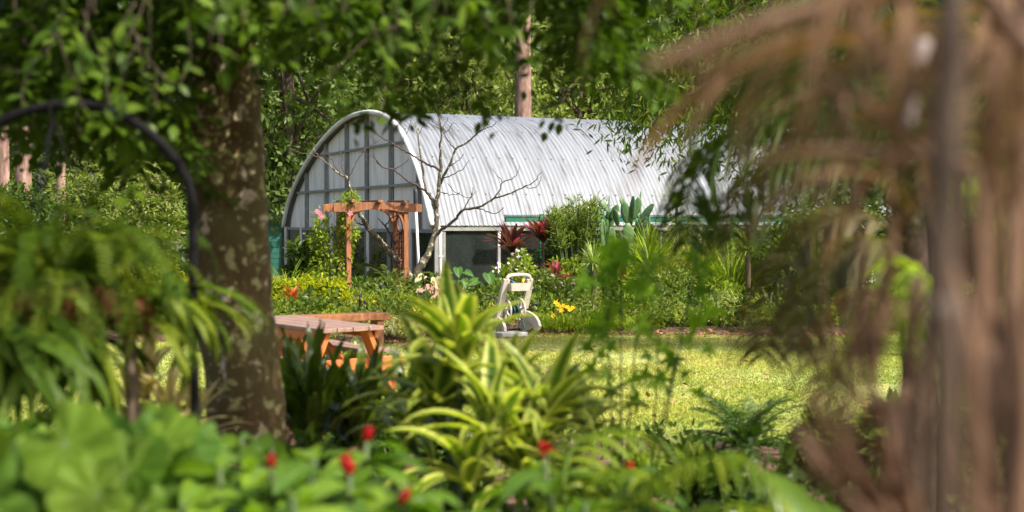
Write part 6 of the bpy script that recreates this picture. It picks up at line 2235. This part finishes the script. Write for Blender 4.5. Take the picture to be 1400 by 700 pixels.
FR = [
    # dark drooping green frond on the left of the clump
    dict(pts=pA([(1260, 205), (1180, 165), (1090, 158), (1010, 180), (962, 222), (942, 275), (940, 335)], 4.2), ll=.30, lw=.030, n=50, ang=.5, droop=1.3, mat=G['palmgreen'], r=.0035),
    dict(pts=pA([(1260, 260), (1180, 215), (1110, 205), (1050, 225), (1010, 270), (1000, 330)], 3.9), ll=.28, lw=.030, n=46, ang=.5, droop=1.3, mat=G['palmgreen'], r=.0035),
    # ageing frond with hanging leaflets over the lawn
    dict(pts=pA([(1240, 330), (1170, 290), (1110, 315), (1070, 370), (1050, 430), (1042, 490)], 3.6), ll=.27, lw=.026, n=48, ang=.5, droop=1.2, mat=G['palmolive'], r=.0035),
    dict(pts=pA([(1250, 360), (1190, 330), (1140, 360), (1105, 420), (1090, 480)], 3.3), ll=.24, lw=.026, n=42, ang=.5, droop=1.2, mat=G['palmolive'], r=.0035),
    dict(pts=pA([(1250, 420), (1200, 400), (1160, 430), (1135, 490), (1130, 540)], 2.5), ll=.17, lw=.013, n=34, ang=.5, droop=1.2, mat=G['palmdry'], r=.002),
    # green fronds higher up
    dict(pts=pA([(1200, -40), (1130, -10), (1090, 40), (1072, 100), (1075, 170)], 3.2), ll=.26, lw=.018, n=36, ang=.6, droop=.9, mat=G['palmgreen'], r=.0035),
    dict(pts=pA([(1240, -30), (1190, 0), (1150, 60), (1135, 140), (1140, 220)], 3.4), ll=.26, lw=.018, n=36, ang=.6, droop=1.0, mat=G['palmgreen'], r=.0035),
    dict(pts=pA([(1290, 300), (1330, 260), (1370, 300), (1390, 360)], 2.4), ll=.2, lw=.016, n=30, ang=.5, droop=1.0, mat=G['palmlight'], r=.002),
    dict(pts=pA([(1290, 420), (1250, 370), (1225, 420), (1218, 480)], 2.6), ll=.18, lw=.016, n=28, ang=.5, droop=1.0, mat=G['palmlight'], r=.002),
    # dry brown fronds, very close
    dict(pts=pA([(1310, 20), (1240, 40), (1160, 100), (1100, 190), (1070, 290)], 1.25), ll=.12, lw=.0045, n=62, ang=.6, droop=1.2, mat=G['palmdry'], r=.002),
    dict(pts=pA([(1400, 60), (1330, 60), (1260, 120), (1215, 230)], 1.2), ll=.12, lw=.006, n=52, ang=.5, droop=1.3, mat=G['palmdry'], r=.002),
    dict(pts=pA([(1300, -20), (1200, -15), (1110, 10), (1010, 42), (930, 80)], 1.12), ll=.10, lw=.005, n=30, ang=.5, droop=1.3, mat=G['palmdry'], r=.0035),
    dict(pts=pA([(1330, -20), (1370, 40), (1390, 140), (1395, 260)], 1.3), ll=.13, lw=.010, n=34, ang=.7, droop=1.2, mat=G['palmdry'], r=.0035),
    dict(pts=pA([(1340, 200), (1370, 260), (1385, 380), (1388, 500)], 1.5), ll=.14, lw=.012, n=34, ang=.8, droop=1.3, mat=G['palmdry'], r=.0035),
    dict(pts=pA([(1330, 300), (1315, 420), (1310, 540), (1312, 660)], 1.5), ll=.12, lw=.012, n=34, ang=.9, droop=1.3, mat=G['palmdry'], r=.0035),
    dict(pts=pA([(1240, 420), (1180, 470), (1130, 560), (1110, 680)], 1.5), ll=.10, lw=.006, n=52, ang=.8, droop=1.2, mat=G['palmdry'], r=.0035),
    dict(pts=pA([(1400, 400), (1395, 520), (1385, 640), (1380, 720)], 1.7), ll=.14, lw=.012, n=30, ang=.8, droop=1.2, mat=G['palmdry'], r=.0035),
]
for f in FR:
    mb = MB()
    frond_along(mb, spline(f['pts'], 7), f['n'], f['ll'], f['lw'], f['ang'], f['droop'], 4, None, f['r'], .1, .08, upv=(0, -.25, 1))
    mb.build('frond', f['mat'], pm)

# green feather palm standing behind the dry one
fp = thing('feather_palm', 'green feather palm standing behind the dry brown palm stems', 'palm', (gx(1240, 4.4), 4.4, .1))
fb_ = np.array(fp.location)
fc = at(1235, 190, 4.4)
mb = MB()
q = spline([fb_ - Z3 * .1, (fb_ + fc) / 2 + np.array([.05, 0, 0]), fc], 8)
tube(mb, q, np.linspace(.07, .045, len(q)) * (1 + .08 * np.sin(np.arange(len(q)) * 2.6)), 10)
mb.build('trunk', M['brownstem'], fp)
fme = []
for k in range(5):
    mb = MB()
    frond_along(mb, arc_path(RNG.uniform(.75, 1.0), RNG.uniform(.5, 1.2), RNG.uniform(1.6, 2.5), 16), 40, .24, .017, .55, .9, 4, None, .008, .1, .15)
    fme.append(mb.mesh('frond', G['palmgreen']))
for i in range(34):
    s = RNG.uniform(.8, 1.2)
    p = fc + Z3 * RNG.uniform(-.35, .25)
    Mx = Matrix.Translation(Vector(p - fb_)) @ Matrix.Rotation(i * 2.4 + RNG.normal() * .2, 4, 'Z') @ Matrix.Rotation(RNG.normal() * .25, 4, 'X') @ Matrix.Rotation(RNG.normal() * .2, 4, 'Y') @ Matrix.Diagonal((s, s, s, 1))
    put('frond', fme[i % 5], fp, Mx)
near_y = lambda x: edge_front(x) - .25 - 3.6 * RNG.random(len(x))
soil_gap = lambda x, y: (y > 8.0) & (x > 1.75) & (x < 2.15)
ground_cover(G['dark'], 300, (-4.5, 4.5), near_y, (-.06, .02), .07, .034, 26, soil_gap, T8)
ground_cover(G['mid'], 300, (-4.5, 4.5), near_y, (-.06, .02), .065, .032, 26, soil_gap, T8)
ground_cover(G['dark'], 240, (-2.6, 3.0), lambda x: 2.7 + 2.9 * RNG.random(len(x)), (.1, .55), .075, .04, 34, None, T8)

# dead leaf stalks hanging straight down inside the dry clump
for i in range(24):
    x0 = RNG.uniform(1170, 1430) if i % 5 == 0 else RNG.uniform(1310, 1430)
    y0 = RNG.uniform(180, 420)
    Y = RNG.uniform(.95, 1.7)
    mb = MB()
    q = spline([at(x0 + RNG.normal() * 12, y0, Y), at(x0 + RNG.normal() * 10, y0 + 140, Y), at(x0 + RNG.normal() * 14, y0 + 300, Y), at(x0 + RNG.normal() * 16, y0 + RNG.uniform(380, 520), Y)], 5)
    tube(mb, q, np.interp(np.linspace(0, 1, len(q)), [0, .4, 1], [.002, RNG.uniform(.004, .009), .003]), 6)
    mb.build('dead_stalk', M['sheath'] if i % 3 else G['palmdry'], pm)

for px, top, Y, wp, lb in ((985, 640, 6.6, 110, 'dark leafy shrub in front of the cycad'), (1060, 660, 5.8, 110, 'dark leafy shrub left of the dry palm foot')):
    shrub('near_shrub', lb, px, top, Y, wp, 900, .085, .042, G['dark'], T8, lowf=.0)
